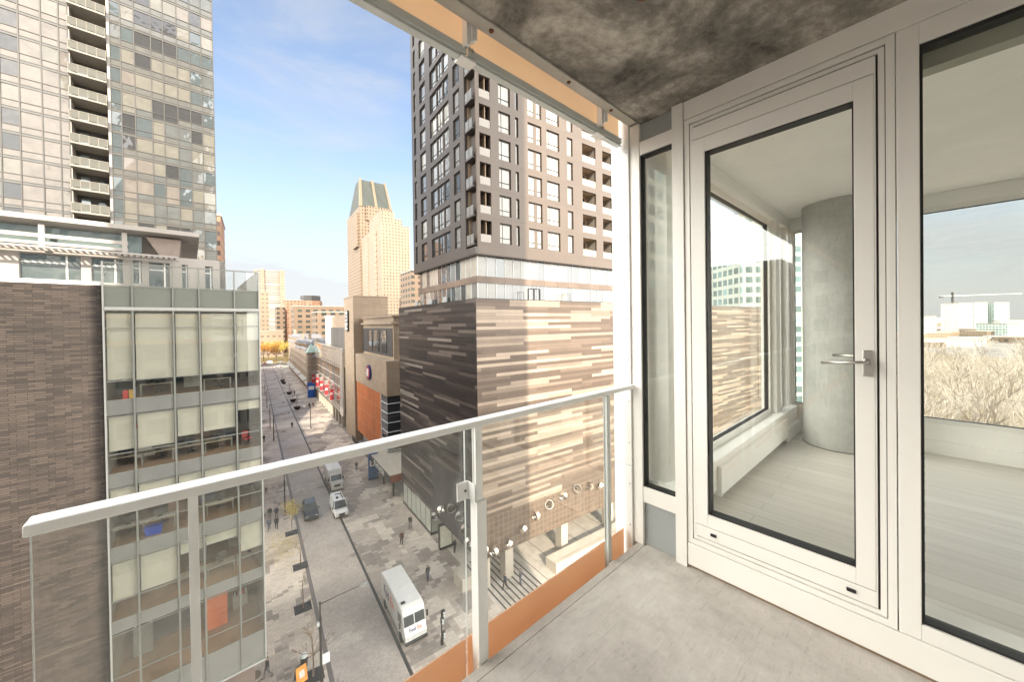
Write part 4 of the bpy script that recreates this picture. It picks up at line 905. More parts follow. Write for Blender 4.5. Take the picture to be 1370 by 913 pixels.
mb = MB(); mb.hexa([(-16,34.2,33.9),(.6,34.2,33.9),(.6,42,33.9),(-16,42,33.9)],[(-16,32.3,34.1),(.6,32.3,34.1),(.6,42,34.1),(-16,42,34.1)]); mb.box(-16,.6,32.3,42,34.101,34.38)
Pv.part('canopy', mb, M['pvw'])
mb = MB(); mb.hexa([(-1.35,33.0,32.75),(-.45,33.0,32.75),(-.45,36,32.75),(-1.35,36,32.75)],[(-2.0,33.0,33.89),(-.3,33.0,33.89),(-.3,36,33.89),(-2.0,36,33.89)]); Pv.part('sloped_soffit', mb, plain('brown_grey_soffit', (.26,.21,.18), .7))
# glass tower behind
Gt = Thing('glass_tower','tall residential tower of blue green glass with a column of balconies','tower','A',(-8,76,0))
V0 = 72.0; GF = 2.93; G0 = 20.0
mb = MB(); mb.box(-24,-10.85,V0+.12,95,0,96); mb.box(-10.85,-7.55,V0+2.2,95,0,96); mb.box(-7.55,3.35,V0+.12,95,0,96); Gt.part('core', mb, plain('dark_core', (.07,.065,.06), .8))
mb = MB(); mb.box(-7.6,-7.35,V0-.12,V0+2.2,15,96); mb.box(-10.95,-10.8,V0-.02,V0+2.2,15,96); Gt.part('white_pier', mb, M['pvw'])
mb = MB(); mb.box(3.36,3.45,V0-.05,95,0,96); Gt.part('street_side_glass', mb, M['pane_teal'])
GU = [-7.34,-6.35,-5.05,-3.4,-2.15,-.7,.7,2.0,3.4]
GL = [-22.6,-21.0,-19.4,-17.8,-16.2,-14.8,-13.1,-11.7,-10.96]
cnt = 0; rest2 = MB()
zb0 = 43.1-.1-2*GF     # lowest floor built
M['tline'] = plain('dark_tower_mullion', (.06,.058,.052), .5)
M['pvw2'] = plain('weathered_balcony_concrete', (.30,.275,.235), .7, 0, .1, 1)
M['lt_blind'] = mirrorpane('tower_pane_cream_blind', (.145,.137,.112), .08, .16)
M['lt_white'] = mirrorpane('tower_pane_bright_reflection', (.155,.137,.118), .07, .12)  # bright reflection put into the base colour of these panes
M['lt_grey'] = mirrorpane('tower_pane_grey', (.085,.092,.09), .07, .16)
M['lt_teal'] = mirrorpane('tower_pane_teal', (.05,.068,.072), .12, .16)
M['lt_dark'] = mirrorpane('tower_pane_dark', (.018,.018,.019), .10, .16)
M['lt_spandrel'] = mirrorpane('tower_spandrel', (.10,.10,.09), .07, .1)
palR = ['lt_blind']*8+['lt_white']*2+['lt_dark']*6+['lt_teal']*3+['lt_grey']*4
palR0 = ['pane_cream']*7+['pane_white']*2+['pane_dark']*4+['pane_teal']*3+['pane_grey']*2+['pane_warm']
palL = ['lt_white']*7+['lt_blind']
for k in range(20):
    z = zb0+k*GF
    for side, US in (('R',GU),('L',GL)):
        for b in range(8):
            u0, u1 = US[b], US[b+1]
            # split: vision glass with low panel
            if side == 'L' and b < 3: continue
            tl = random.uniform(-.02,.02); a_ = V0+tl; b_ = V0-tl
            sillz = z+.85
            mat = M[random.choice(palR if side == 'R' else (palL if b > 4 or k > 12 else ['lt_dark','lt_dark','lt_dark','lt_blind','lt_grey']))]  # outer left bays get dark panes to paint in a dark reflection
            if side == 'R' and b == 0: mat = M['lt_teal'] if random.random() < .6 else M['lt_grey']
            if side == 'R' and b == 7 and k < 12: mat = M[random.choice(['lt_teal','lt_grey','lt_blind'])]
            q = MB() if cnt < 100 else rest2
            mat_ix = 0 if cnt < 100 else [M['lt_blind'],M['lt_spandrel'],M['lt_white'],M['lt_grey'],M['lt_teal'],M['lt_dark']].index(mat) if mat in [M['lt_blind'],M['lt_spandrel'],M['lt_white'],M['lt_grey'],M['lt_teal'],M['lt_dark']] else 3
            q.quad((u0+.04,a_,sillz),(u1-.04,b_,sillz),(u1-.04,b_+random.uniform(-.02,.02),z+GF-.3),(u0+.04,a_+random.uniform(-.02,.02),z+GF-.3), mat_ix)
            lowm = 1 if (cnt < 100 or side == 'R') else 2
            q.quad((u0+.04,V0,z+.04),(u1-.04,V0,z+.04),(u1-.04,V0+.01,sillz-.05),(u0+.04,V0+.01,sillz-.05), lowm)
            lowmat = M[random.choice(['lt_grey','lt_spandrel'])] if side == 'R' else M['lt_white']
            if side == 'R' and random.random() < .4: lowmat = mat
            if cnt < 100: Gt.part('window', q, [mat, lowmat])
            cnt += 1
rr = Gt.part('further_windows', rest2, [M['lt_blind'], M['lt_spandrel'], M['lt_white'], M['lt_grey'], M['lt_teal'], M['lt_dark']]); rr['kind'] = 'stuff'
M['spanl'] = M['lt_spandrel']
for k in range(20):
    z = zb0+k*GF
    mb = MB(); mb.box(-7.34,3.4,V0-.02,V0+.1,z-.28,z); mb.box(-24,-10.96,V0-.02,V0+.1,z-.28,z); Gt.part('floor_band', mb, M['spanl'])
for j, US in enumerate((GU, GL)):
    for u in US:
        mb = MB(); mb.box(u-.05,u+.05,V0-.09,V0+.08,zb0,96); Gt.part('mullion', mb, M['tline'])
mb = MB()
for k in range(20):
    z = zb0+k*GF
    for zz in (z-.30,z+.80,z+.0): mb.box(-7.3,3.4,V0-.07,V0+.02,zz,zz+.065); mb.box(-24,-10.96,V0-.07,V0+.02,zz,zz+.065)
Gt.part('transom_lines', mb, M['tline'])
for k in range(1, 19):
    z = 43.1-3*GF+k*GF
    mb = MB(); mb.box(-10.9,-7.61,V0-.75,V0+2.19,z-.22,z); p = Gt.part('balcony', mb, M['pvw2'])
    mb = MB(); mb.box(-10.9,-7.61,V0-.74,V0-.70,z+1.02,z+1.08)
    for i in range(5): mb.box(-10.9+i*.81,-10.85+i*.81,V0-.74,V0-.70,z,z+1.02)
    Gt.part('guard_frame', mb, M['pvw2'], p)
    mb = MB()
    for i in range(4): mb.box(-10.84+i*.81,-10.1+i*.81,V0-.73,V0-.72,z+.1,z+.98)
    Gt.part('guard_glass', mb, translucent('milky_guard_glass', (.26,.26,.23), .4) if k == 1 else bpy.data.materials['milky_guard_glass'], p)
mb = MB()
for k in range(20): z = zb0+k*GF; mb.box(-10.4,-9.6,V0+2.1,V0+2.19,z+.1,z+2.4); mb.box(-8.9,-8.1,V0+2.1,V0+2.19,z+.1,z+2.4,1)
Gt.part('balcony_glazing', mb, [M['pane_teal'], M['pane_dark']])
# ================================================================== STREET LIFE (frame B)
def loft(mb, secs, m=0, cap=True):
    k = len(secs[0]); idx = []
    for s_ in secs:
        idx.append(len(mb.v)); mb.v += [tuple(p) for p in s_]
    for a, b in zip(idx, idx[1:]):
        for j in range(k):
            q = (j+1) % k; mb.f.append((a+j, a+q, b+q, b+j)); mb.m.append(m)
    if cap:
        mb.f.append(tuple(idx[0]+j for j in range(k))[::-1]); mb.f.append(tuple(idx[-1]+j for j in range(k))); mb.m += [m, m]
    return mb
M['tyre'] = plain('tyre_rubber', (.018,.018,.018), .85); M['rim'] = plain('wheel_rim', (.35,.35,.34), .35, .8)
M['carglass'] = mirrorpane('vehicle_glass', (.02,.028,.03), .04, .0)
M['vwhite'] = plain('vehicle_white_paint', (.74,.73,.70), .3, 0, .03, 2, coat=.4)
M['vcream'] = plain('vehicle_cream_paint', (.60,.58,.52), .35, 0, .04, 2, coat=.3)
M['vdark'] = plain('vehicle_navy_paint', (.010,.012,.02), .3, 0, .05, 2, coat=.25)
M['vred'] = plain('vehicle_red_paint', (.35,.03,.03), .3, 0, .05, 2, coat=.8)
M['lampw'] = plain('headlight_lens', (.7,.7,.66), .15, 0, .02, coat=1); M['black'] = plain('black_plastic', (.02,.02,.02), .55)
def wheels(t, xs, ys, r=.36, wd=.22):
    for y in ys:
        for x in (-xs, xs):
            so = .5*wd+.012; mb = MB(); mb.tube([(x+(so-.02)*(1 if x>0 else -1),y,r+.02),(x+so*(1 if x>0 else -1),y,r+.02)], r*1.16, 20); t.part('wheel_arch', mb, M['black'])
            mb = MB(); mb.ring((x,y,r),(1,0,0),r,r*.6,wd,20); w_ = t.part('wheel', mb, M['tyre'])
            mb = MB(); sx = 1 if x > 0 else -1; mb.tube([(x-.08*sx,y,r),(x+.09*sx,y,r)], [r*.6,r*.56], 12); t.part('rim', mb, M['rim'], w_)
def text(s, size, mat, loc, rot, parent, name, ext=.004):
    cu = bpy.data.curves.new('lettering', 'FONT'); cu.body = s; cu.size = size; cu.extrude = ext; cu.align_x = 'CENTER'; cu.offset = size*.012
    tmp = bpy.data.objects.new('lettering_tmp', cu); COL.objects.link(tmp)
    bpy.context.view_layer.update()
    me = bpy.data.meshes.new_from_object(tmp.evaluated_get(bpy.context.evaluated_depsgraph_get())); bpy.data.objects.remove(tmp)
    me.materials.clear(); me.materials.append(mat)
    o = bpy.data.objects.new(name, me); COL.objects.link(o); o.location = loc; o.rotation_euler = rot; o.parent = parent; return o
M['purple'] = plain('purple_lettering', (.035,.015,.14), .4); M['redlet'] = plain('orange_red_lettering', (.75,.09,.01), .4)
# parcel van
V = Thing('parcel_van','white parcel step van with purple and red lettering parked on the right of the street','van','B',(11.15,34.5,0.004), None, math.pi, True)
hw = 1.02
def sec(y, zb, zt, w, wt=None, r=.10):
    wt = w if wt is None else wt
    return [(-w,y,zb),(w,y,zb),(w,y,zt-r*1.5),(wt-.01,y,zt-r*.4),(wt-r,y,zt),(-wt+r,y,zt),(-wt+.01,y,zt-r*.4),(-w,y,zt-r*1.5)]
mb = MB(); loft(mb, [sec(-3.45,.55,2.85,hw-.02),sec(-3.40,.5,2.92,hw),sec(2.35,.5,2.92,hw),sec(2.75,.5,2.80,hw,hw-.03)], 0)
bd = V.part('cargo_body', mb, M['vwhite'], bevel=.02)
mb = MB(); loft(mb, [sec(2.751,.5,2.795,hw,hw-.03),sec(2.95,.5,2.45,hw-.02,hw-.05),sec(3.22,.5,1.52,hw-.03,hw-.05,.06),sec(3.50,.5,1.02,hw-.05,hw-.08,.05),sec(3.56,.52,.92,hw-.08,hw-.12,.05)], 0)
V.part('cab_nose', mb, M['vwhite'], bevel=.015)
for x0,x1 in ((-.93,-.04),(.04,.93)):
    mb = MB(); a,b = (2.985,2.36),(3.215,1.60); mb.hexa([(x0,b[0]+.004,b[1]),(x1,b[0]+.004,b[1]),(x1,b[0]-.03,b[1]),(x0,b[0]-.03,b[1])],[(x0,a[0]+.004,a[1]),(x1,a[0]+.004,a[1]),(x1,a[0]-.03,a[1]),(x0,a[0]-.03,a[1])]); V.part('windshield', mb, M['carglass'])
mb = MB(); mb.box(-1.0,1.0,3.5,3.68,.32,.56); V.part('front_bumper', mb, M['black'], bevel=.03)
mb = MB(); mb.box(-1.0,1.0,-3.62,-3.42,.35,.55); V.part('rear_bumper', mb, M['black'], bevel=.03)
mb = MB()
for i in range(4): mb.box(-.45,.45,3.555,3.562,.66+i*.09,.70+i*.09)
V.part('grille', mb, M['railgrey'])
for x in (-.72,.72): mb = MB(); mb.tube([(x,3.54,.86),(x,3.585,.86)], .12, 14); V.part('headlight', mb, M['lampw'])
for x in (-1,1):
    mb = MB(); mb.box(x*1.025-.006,x*1.025+.006,1.75,2.55,1.45,2.30); V.part('side_window', mb, M['carglass'])
    mb = MB(); mb.box(x*1.023-.006,x*1.023+.006,1.62,1.64,.6,2.5); mb.box(x*1.023-.006,x*1.023+.006,2.66,2.68,.6,2.5); V.part('door_seam', mb, M['black'])
    mb = MB(); mb.tube([(x*1.0,2.8,2.0),(x*1.25,2.95,2.0),(x*1.25,2.95,1.6)], .02, 6); mb.box(x*1.25-.09,x*1.25+.09,2.93,2.98,1.55,2.1); V.part('mirror', mb, M['black'])
mb = MB(); mb.box(.45,.8,1.9,2.15,2.92,3.03); V.part('roof_vent', mb, M['black'])
mb = MB()
for y in (-2.4,-1.2,0,1.2,2.3): mb.box(-.98,.98,y-.015,y+.015,2.918,2.93)
V.part('roof_seam', mb, M['vcream'])
wheels(V, .93, (-2.2, 2.5), .38, .26)
e = V.e
tx = R(90)
text('Fed', .42, M['purple'], (.27,3.445,1.165), (R(60.7),0,math.pi), e, 'lettering', .008); text('Ex', .42, M['redlet'], (-.36,3.445,1.165), (R(60.7),0,math.pi), e, 'lettering', .008)
for sx in (1,-1):
    rz = R(90) if sx > 0 else R(-90)
    text('Fed', 1.15, M['purple'], (sx*1.03, -1.75 if sx > 0 else .25, 1.45), (R(90),0,rz), e, 'lettering'); text('Ex', 1.15, M['redlet'], (sx*1.03, -.05 if sx > 0 else -1.45, 1.45), (R(90),0,rz), e, 'lettering')
# box truck
V = Thing('box_truck','cream box truck with a plain cargo box waiting behind the small white van','truck','B',(11.05,71.0,0.004), None, math.pi, True)
mb = MB(); mb.box(-1.08,1.08,-3.3,1.35,.85,3.05); V.part('cargo_box', mb, M['vwhite'], bevel=.03)
mb = MB(); mb.box(-.45,.45,-3.3,1.4,.55,.849); V.part('chassis', mb, M['black'])
mb = MB(); loft(mb, [sec(1.45,.5,2.45,.95,.90),sec(2.2,.5,2.45,.97,.90),sec(2.75,.5,1.55,.97,.90,.06),sec(3.45,.5,1.30,.93,.86,.08)]); V.part('cab', mb, M['vcream'], bevel=.02)
mb = MB(); mb.hexa([(-.85,2.76,1.58),(.85,2.76,1.58),(.85,2.70,1.58),(-.85,2.70,1.58)],[(-.8,2.28,2.36),(.8,2.28,2.36),(.8,2.22,2.36),(-.8,2.22,2.36)]); V.part('windshield', mb, M['carglass'])
for x in (-1,1): mb = MB(); mb.box(x*.975-.004,x*.975+.004,1.6,2.25,1.5,2.15); V.part('side_window', mb, M['carglass']); mb = MB(); mb.box(x*.72-.16,x*.72+.16,3.44,3.48,.82,1.05); V.part('headlight', mb, M['lampw']); mb = MB(); mb.box(x*1.12-.1,x*1.12+.1,2.3,2.34,1.5,2.0); V.part('mirror', mb, M['black'])
mb = MB(); mb.box(-.95,.95,3.42,3.6,.35,.6); V.part('front_bumper', mb, M['vcream'], bevel=.03); mb = MB(); mb.box(-.45,.45,3.452,3.47,.75,1.1); V.part('grille', mb, M['black'])
wheels(V, .9, (-2.1, 2.6), .4, .26)
def car(name, label, cat, pos, paint, L=4.6, Wd=1.86, Hh=1.68, van=False, rot=math.pi, rack=False, frame='B', group=None):
    t = Thing(name, label, cat, frame, pos, group, rot, True); h = L/2; w_ = Wd/2; zb = .30; be = Hh*.60
    def s8(y, z0, z1, a, b): return [(-a*.94,y,z0),(a*.94,y,z0),(a,y,z0+.18),(a,y,z1-.12),(b,y,z1),(-b,y,z1),(-a,y,z1-.12),(-a,y,z0+.18)]
    hood = be*.93
    mb = MB(); loft(mb, [s8(-h,zb+.12,be*.95,w_*.88,w_*.8),s8(-h+.15,zb,be,w_*.97,w_*.9),s8(-h*.3,zb,be,w_,w_*.93),s8(h*.38,zb,be,w_,w_*.93),s8(h*.62,zb,hood,w_*.98,w_*.86),s8(h-.22,zb,hood*.93,w_*.93,w_*.78),s8(h,zb+.08,hood*.72,w_*.84,w_*.7)])
    t.part('body', mb, paint, smooth=False, bevel=.03)
    f0, f1 = (h*.66, h*.34) if van else (h*.45, h*.10); r0, r1 = (-h+.06, -h+.14) if van else (-h+.12, -h+.5)
    def g(y, z, a): return [(-a,y,z),(a,y,z)]
    a0, a1, zt = w_*.92, w_*.76, Hh
    lo = [(-a0,r0,be-.01),(a0,r0,be-.01),(a0,f0,be-.01),(-a0,f0,be-.01)]; hi = [(-a1,r1,zt-.06),(a1,r1,zt-.06),(a1,f1,zt-.06),(-a1,f1,zt-.06)]
    mb = MB(); mb.hexa(lo, hi); t.part('window_glass', mb, M['carglass'])
    mb = MB(); mb.hexa([(-a1-.02,r1-.02,zt-.065),(a1+.02,r1-.02,zt-.065),(a1+.02,f1+.03,zt-.065),(-a1-.02,f1+.03,zt-.065)],[(-a1+.05,r1+.06,zt),(a1-.05,r1+.06,zt),(a1-.05,f1-.08,zt),(-a1+.05,f1-.08,zt)]); t.part('roof', mb, paint)
    mb = MB()
    for sx in (-1,1):
        for (ya,yb) in ((f0,f1),(r0,r1),((f0+r0)/2,(f1+r1)/2)): mb.tube([(sx*a0,ya,be),(sx*a1,yb,zt-.05)], .035, 5)
        if van: mb.hexa([(sx*a0*1.003-.01,r0+.1,be),(sx*a0*1.003+.01,r0+.1,be),(sx*a0*1.003+.01,f0-1.0,be),(sx*a0*1.003-.01,f0-1.0,be)],[(sx*a1*1.006-.01,r1+.05,zt-.07),(sx*a1*1.006+.01,r1+.05,zt-.07),(sx*a1*1.006+.01,f1-.7,zt-.07),(sx*a1*1.006-.01,f1-.7,zt-.07)])
    t.part('pillars', mb, paint)
    for sx in (-1,1):
        mb = MB(); mb.box(sx*w_*.62-.15,sx*w_*.62+.15,h-.16,h-.02,hood*.62,hood*.80); t.part('headlight', mb, M['lampw'])
        mb = MB(); mb.box(sx*(w_+.09)-.1,sx*(w_+.09)+.09,f0-.35,f0-.22,be,be+.17); t.part('mirror', mb, M['black'])
    mb = MB(); mb.box(-w_*.42,w_*.42,h-.05,h+.02,zb+.18,hood*.70); t.part('grille', mb, M['black']); mb = MB(); mb.box(-w_*.8,w_*.8,h-.1,h+.05,zb-.05,zb+.16); t.part('front_bumper', mb, M['black'], bevel=.03)
    if rack:
        mb = MB(); mb.box(-.5,-.42,-1.5,.6,zt,zt+.14); mb.box(.1,.35,-.2,.3,zt,zt+.16); mb.box(-.5,.3,-1.3,-1.25,zt,zt+.1); t.part('roof_rack', mb, M['black'])
    wheels(t, w_-.13, (-h*.6, h*.62), .34); return t
car('panel_van','small cream panel van with roof rack in front of the box truck','van',(9.95,59.9,.004),M['vwhite'],5.0,1.92,2.15,True,rack=True)
car('dark_suv','dark navy sport utility car driving down the middle of the street','car',(6.35,61.6,.004),M['vdark'],4.7,1.86,1.75)
car('red_car','small red car at the far end of the street on its left side','car',(5.6,344-13,.03),M['vred'],4.2,1.7,1.5,rot=.3)
car('white_car','white car crossing the far end of the street near the trees','car',(13.5,300,.03),M['vwhite'],4.5,1.8,1.5,rot=R(80))
car('white_minivan','white minivan parked under the orange trees','van',(8.5,334,.03),M['vwhite'],5,1.9,2.0,True,rot=R(90))
car('silver_car','silver car parked right of the white minivan under the orange trees','car',(16,334,.03),plain('silver_paint',(.4,.4,.4),.3,.5),4.5,1.8,1.5,rot=R(90))
# people
def skin_mesh(name, verts, edges, radii, root=0, lv=1):
    me = bpy.data.meshes.new(name); me.from_pydata(verts, edges, []); me.update()
    ob = bpy.data.objects.new('tmp', me); COL.objects.link(ob)
    md = ob.modifiers.new('skin', 'SKIN'); md.use_smooth_shade = True
    for i, r_ in enumerate(radii):
        sv = me.skin_vertices[0].data[i]; sv.radius = (r_ if isinstance(r_, tuple) else (r_, r_)); sv.use_root = (i == root)
    sb = ob.modifiers.new('sub', 'SUBSURF'); sb.levels = lv; sb.render_levels = lv
    bpy.context.view_layer.update()
    out = bpy.data.meshes.new_from_object(ob.evaluated_get(bpy.context.evaluated_depsgraph_get())); out.name = name
    bpy.data.objects.remove(ob); return out
def mobj(name, me, mat, parent):
    me = me.copy(); me.materials.clear(); me.materials.append(mat); o = bpy.data.objects.new(name, me); COL.objects.link(o); o.parent = parent; return o
def pose(st, arm):     # st stride, arm swing; faces +y
    k = {}
    k['pel'] = (0,0,.95); k['wai'] = (0,0,1.10); k['che'] = (0,.01,1.32); k['nek'] = (0,.015,1.47); k['hea'] = (0,.03,1.58); k['top'] = (0,.03,1.70)
    for s_, sg in (('L',-1),('R',1)):
        f_ = st*sg
        k['hip'+s_] = (sg*.09,0,.90); k['kne'+s_] = (sg*.10,f_*.5+.04,.50); k['ank'+s_] = (sg*.10,f_-.02-(.08 if f_<0 else 0),.09+(.05 if f_<-.1 else 0)); k['toe'+s_] = (sg*.12,f_+.14-(.08 if f_<0 else 0),.035)
        a = -arm*sg
        k['sho'+s_] = (sg*.18,.0,1.41); k['elb'+s_] = (sg*.24,a*.4-.02,1.13); k['wri'+s_] = (sg*.22,a+.06,.90); k['han'+s_] = (sg*.215,a*1.1+.09,.80)
    return k
def person_proto(st, arm):
    k = pose(st, arm); d = {}
    names = list(k); ix = {n: i for i, n in enumerate(names)}
    E_ = [('pel','wai'),('wai','che'),('che','nek'),('nek','hea'),('hea','top')]
    for s_ in 'LR': E_ += [('pel','hip'+s_),('hip'+s_,'kne'+s_),('kne'+s_,'ank'+s_),('ank'+s_,'toe'+s_),('che','sho'+s_),('sho'+s_,'elb'+s_),('elb'+s_,'wri'+s_),('wri'+s_,'han'+s_)]
    rad = dict(pel=.12,wai=.11,che=.13,nek=.055,hea=.088,top=.06,hip=.085,kne=.055,ank=.042,toe=.04,sho=.06,elb=.042,wri=.03,han=.036)
    d['body'] = skin_mesh('body', [k[n] for n in names], [(ix[a],ix[b]) for a,b in E_], [rad[n if n in rad else n[:3]] for n in names])
    cn = ['pel','wai','che','nek']+[a+b for b in 'LR' for a in ('sho','elb','wri')]; ci = {n:i for i,n in enumerate(cn)}
    ce = [('pel','wai'),('wai','che'),('che','nek')]+[e_ for b in 'LR' for e_ in (('che','sho'+b),('sho'+b,'elb'+b),('elb'+b,'wri'+b))]
    crad = dict(pel=.165,wai=.15,che=.165,nek=.075,sho=.085,elb=.064,wri=.05)
    pts = [k[n] for n in cn]; pts[0] = (0,0,.86)
    d['coat'] = skin_mesh('coat', pts, [(ci[a],ci[b]) for a,b in ce], [crad[n if n in crad else n[:3]] for n in cn])
    tn = ['pel']+[a+b for b in 'LR' for a in ('hip','kne','ank')]; ti = {n:i for i,n in enumerate(tn)}
    te = [e_ for b in 'LR' for e_ in (('pel','hip'+b),('hip'+b,'kne'+b),('kne'+b,'ank'+b))]
    trad = dict(pel=.13,hip=.10,kne=.073,ank=.062)
    d['trousers'] = skin_mesh('trousers', [k[n] for n in tn], [(ti[a],ti[b]) for a,b in te], [trad[n[:3]] for n in tn])
    hx, hy, hz_ = k['hea']
    d['hair'] = skin_mesh('hair', [(hx,hy-.035,hz_-.02),(hx,hy-.025,hz_+.07),(hx,hy+.0,hz_+.105)], [(0,1),(1,2)], [.085,.09,.07])
    return d
protos = [person_proto(.24,.18), person_proto(.03,.04), person_proto(-.2,.15)]
M['skin'] = plain('skin', (.42,.25,.17), .6); M['hairm'] = plain('dark_hair', (.03,.02,.015), .8)
cl_ = lambda n, c: plain('cloth_'+n, c, .85, 0, .12, 8)
CL = {'black':cl_('black',(.018,.018,.02)),'navy':cl_('navy',(.03,.035,.07)),'grey':cl_('grey',(.12,.12,.12)),'maroon':cl_('maroon',(.09,.02,.02)),'pale':cl_('pale',(.5,.42,.38)),'jean':cl_('jean',(.05,.07,.12)),'slate':cl_('slate',(.07,.085,.13))}
PP = [(.41,35.0,'black','grey',0,100,'person in a black coat walking beside the round planter by the glass office'),
 (14.9,46.1,'maroon','black',2,170,'person in a long maroon and black coat walking past the charcoal wall'),
 (17.1,49.1,'black','grey',0,150,'person in black standing by the dark storefront glass'),
 (15.05,37.9,'black','navy',1,20,'person in a black coat between the white parcel van and the podium corner'),
 (21.1,31.75,'navy','black',0,90,'person in navy on the dark banded paving beside the pillar'),
 (22.9,31.5,'grey','slate',1,30,'person in grey walking in the sun on the pale plaza'),
 (19.6,40.6,'black','black',1,200,'person in black next to the glowing light box'),
 (1.22,60.3,'slate','jean',0,180,'person in a slate blue jacket, nearest left one of four on the left pavement'),
 (2.07,60.1,'black','black',2,180,'person all in black, nearest right one of four on the left pavement'),
 (1.4,63.75,'black','grey',2,180,'person in black coat, rear left one of four on the left pavement'),
 (2.2,63.4,'navy','black',0,175,'person in navy coat, rear right one of four on the left pavement'),
 (1.2,73.8,'pale','black',1,180,'person in a pale pink top just below the railing on the left pavement'),
 (15.7,74.9,'black','jean',0,0,'person in black left of the blue advertising pylon'),
 (8.1,117.2,'black','black',2,180,'lone person in black walking in the middle of the far roadway'),
 (15.06,142.5,'black','black',1,0,'left one of two people in black walking side by side near the far blue pylon'),
 (16.25,143.0,'maroon','black',0,0,'person in dark red walking beside another near the far blue pylon'),
 (1.5,107.2,'black','grey',1,180,'person in black far down the left pavement next to the office edge'),
 (13.0,173,'black','black',0,0,'distant person in black between the far planters and the stone houses')]
for (w_, s_, c1, c2, pr, ang, lb) in PP:
    t = Thing('person', lb, 'person', 'B', (w_, s_, .006), None, R(ang), True); d = protos[pr]
    mobj('body', d['body'], M['skin'], t.e); mobj('coat', d['coat'], CL[c1], t.e); mobj('trousers', d['trousers'], CL[c2], t.e); mobj('hair', d['hair'], M['hairm'], t.e)
    for sx, key in ((-1,'L'),(1,'R')):
        k = pose(*[(.24,.18),(.03,.04),(-.2,.15)][pr]); a, b = k['ank'+key], k['toe'+key]
        mb = MB(); mb.tube([(a[0],a[1]-.05,max(.05,a[2]-.03)),(b[0],b[1],.045)], [.055,.05], 8); t.part('shoe', mb, M['black'], smooth=True)
# street lamps
def lamp(w_, s_, lb, arm=3.0, h=6.2, sx=1, grp='street lamps along the left pavement', sign=False):
    t = Thing('street_lamp', lb, 'street lamp', 'B', (w_,s_,0), grp, 0, True)
    mb = MB(); mb.tube([(0,0,0),(0,0,.5),(0,0,.52),(0,0,h-1.1),(0,0,h-1.08),(0,0,h)], [.14,.14,.10,.095,.06,.055], 10); t.part('pole', mb, M['darkframe'])
    mb = MB(); mb.tube([(0,0,h-.05),(sx*arm*.5,0,h+.08),(sx*arm,0,h+.16)], [.045,.035,.03], 6); mb.cyl(0,0,h-.05,h+.12,.08,8); t.part('arm', mb, M['darkframe'])
    mb = MB(); mb.tube([(sx*(arm-.1),0,h+.2),(sx*(arm+.12),0,h+.2),(sx*(arm+.5),0,h+.17),(sx*(arm+.62),0,h+.16)], [.06,.15,.14,.04], 10); hd = t.part('lamp_head', mb, plain('lamp_housing_grey',(.20,.20,.20),.4) if 'lamp_housing_grey' not in bpy.data.materials else bpy.data.materials['lamp_housing_grey'])
    mb = MB(); mb.box(sx*arm+.05*sx-.0,sx*arm+.5*sx,-.09,.09,h+.01,h+.035); t.part('lens', mb, M['lampw'], hd)
    if sign:
        mb = MB(); mb.box(.10,.62,-.02,.02,1.3,2.1); t.part('notice_board', mb, M['white']); mb = MB(); mb.tube([(0,0,2.6),(-1.7,-.1,2.2)], .03, 6); t.part('side_arm', mb, M['darkframe'])
        mb = MB(); mb.box(-.22,-.08,-.1,.1,h-1.7,h-1.4); t.part('control_box', mb, M['railgrey'])
    return t
lamp(3.86,32.1,'nearest black street lamp with a long arm over the road and a white notice',3.0,sign=True)
lamp(3.3,64.2,'second black street lamp down the left pavement, seen below the balcony rail')
lamp(3.5,107,'black street lamp with its arm seen just above the balcony rail')
lamp(3.2,122.4,'black street lamp beside the red bench far down the left pavement')
lamp(3.2,152,'black street lamp beyond the red bench, left of the planter row')
lamp(3.2,179,'farthest black street lamp on the left pavement')
lamp(12.2,113.2,'thin grey lamp post with a short arm on the right pavement',1.2,6.2,-1,'lamp posts on the right pavement')
# trees
def grow(mb, p, d, L, r, depth, rng, k=4, spread=.6, up=.25, nb=(2,4), minr=.012, tips=None, shrink=.72):
    p1 = p + d*L*.5 + Vector((rng.uniform(-1,1),rng.uniform(-1,1),0))*L*.05
    p2 = p + d*L
    mb.tube([p, p1, p2], [r, r*.86, r*.72], k, cap=False)
    if tips is not None: tips.append((p2, depth))
    if depth == 0: return
    for i in range(rng.randint(*nb)):
        a = Vector((rng.uniform(-1,1), rng.uniform(-1,1), rng.uniform(-.3,.6)))
        nd = (d + a*spread + Vector((0,0,up))).normalized()
        st = p1 if (i == 0 and depth > 1) else p2
        grow(mb, st, nd, L*shrink*rng.uniform(.75,1.15), max(minr, r*.62), depth-1, rng, k if r > .05 else 3, spread, up, nb, minr, tips, shrink)
M['bark'] = plain('grey_brown_bark', (.15,.11,.08), .9, 0, .25, 4); M['barkp'] = plain('pale_winter_bark', (.36,.33,.28), .9, 0, .25, 2)
M['leafo'] = plain('orange_autumn_leaves', (.50,.22,.04), .8, 0, .35, .8); M['leafy'] = plain('yellow_leaves', (.50,.38,.08), .8, 0, .3, 2)
M['twig'] = plain('pale_twigs', (.44,.40,.35), .9, 0, .2, 1); M['twigd'] = plain('dark_twigs', (.22,.19,.15), .9, 0, .2, 1)
def leaves(mb, pts, n, spread, size, rng):
    for i in range(n):
        c_ = Vector(rng.choice(pts)[0]) + Vector([rng.gauss(0, spread) for _ in range(3)])
        a = Vector([rng.uniform(-1,1) for _ in range(3)]).normalized()*size*rng.uniform(.6,1.3); b = a.cross(Vector([rng.uniform(-1,1) for _ in range(3)])).normalized()*size*.7
        mb.quad(tuple(c_-a), tuple(c_-b), tuple(c_+a), tuple(c_+b))
M['sap'] = plain('sapling_bark', (.22,.15,.09), .9, 0, .2, 4)
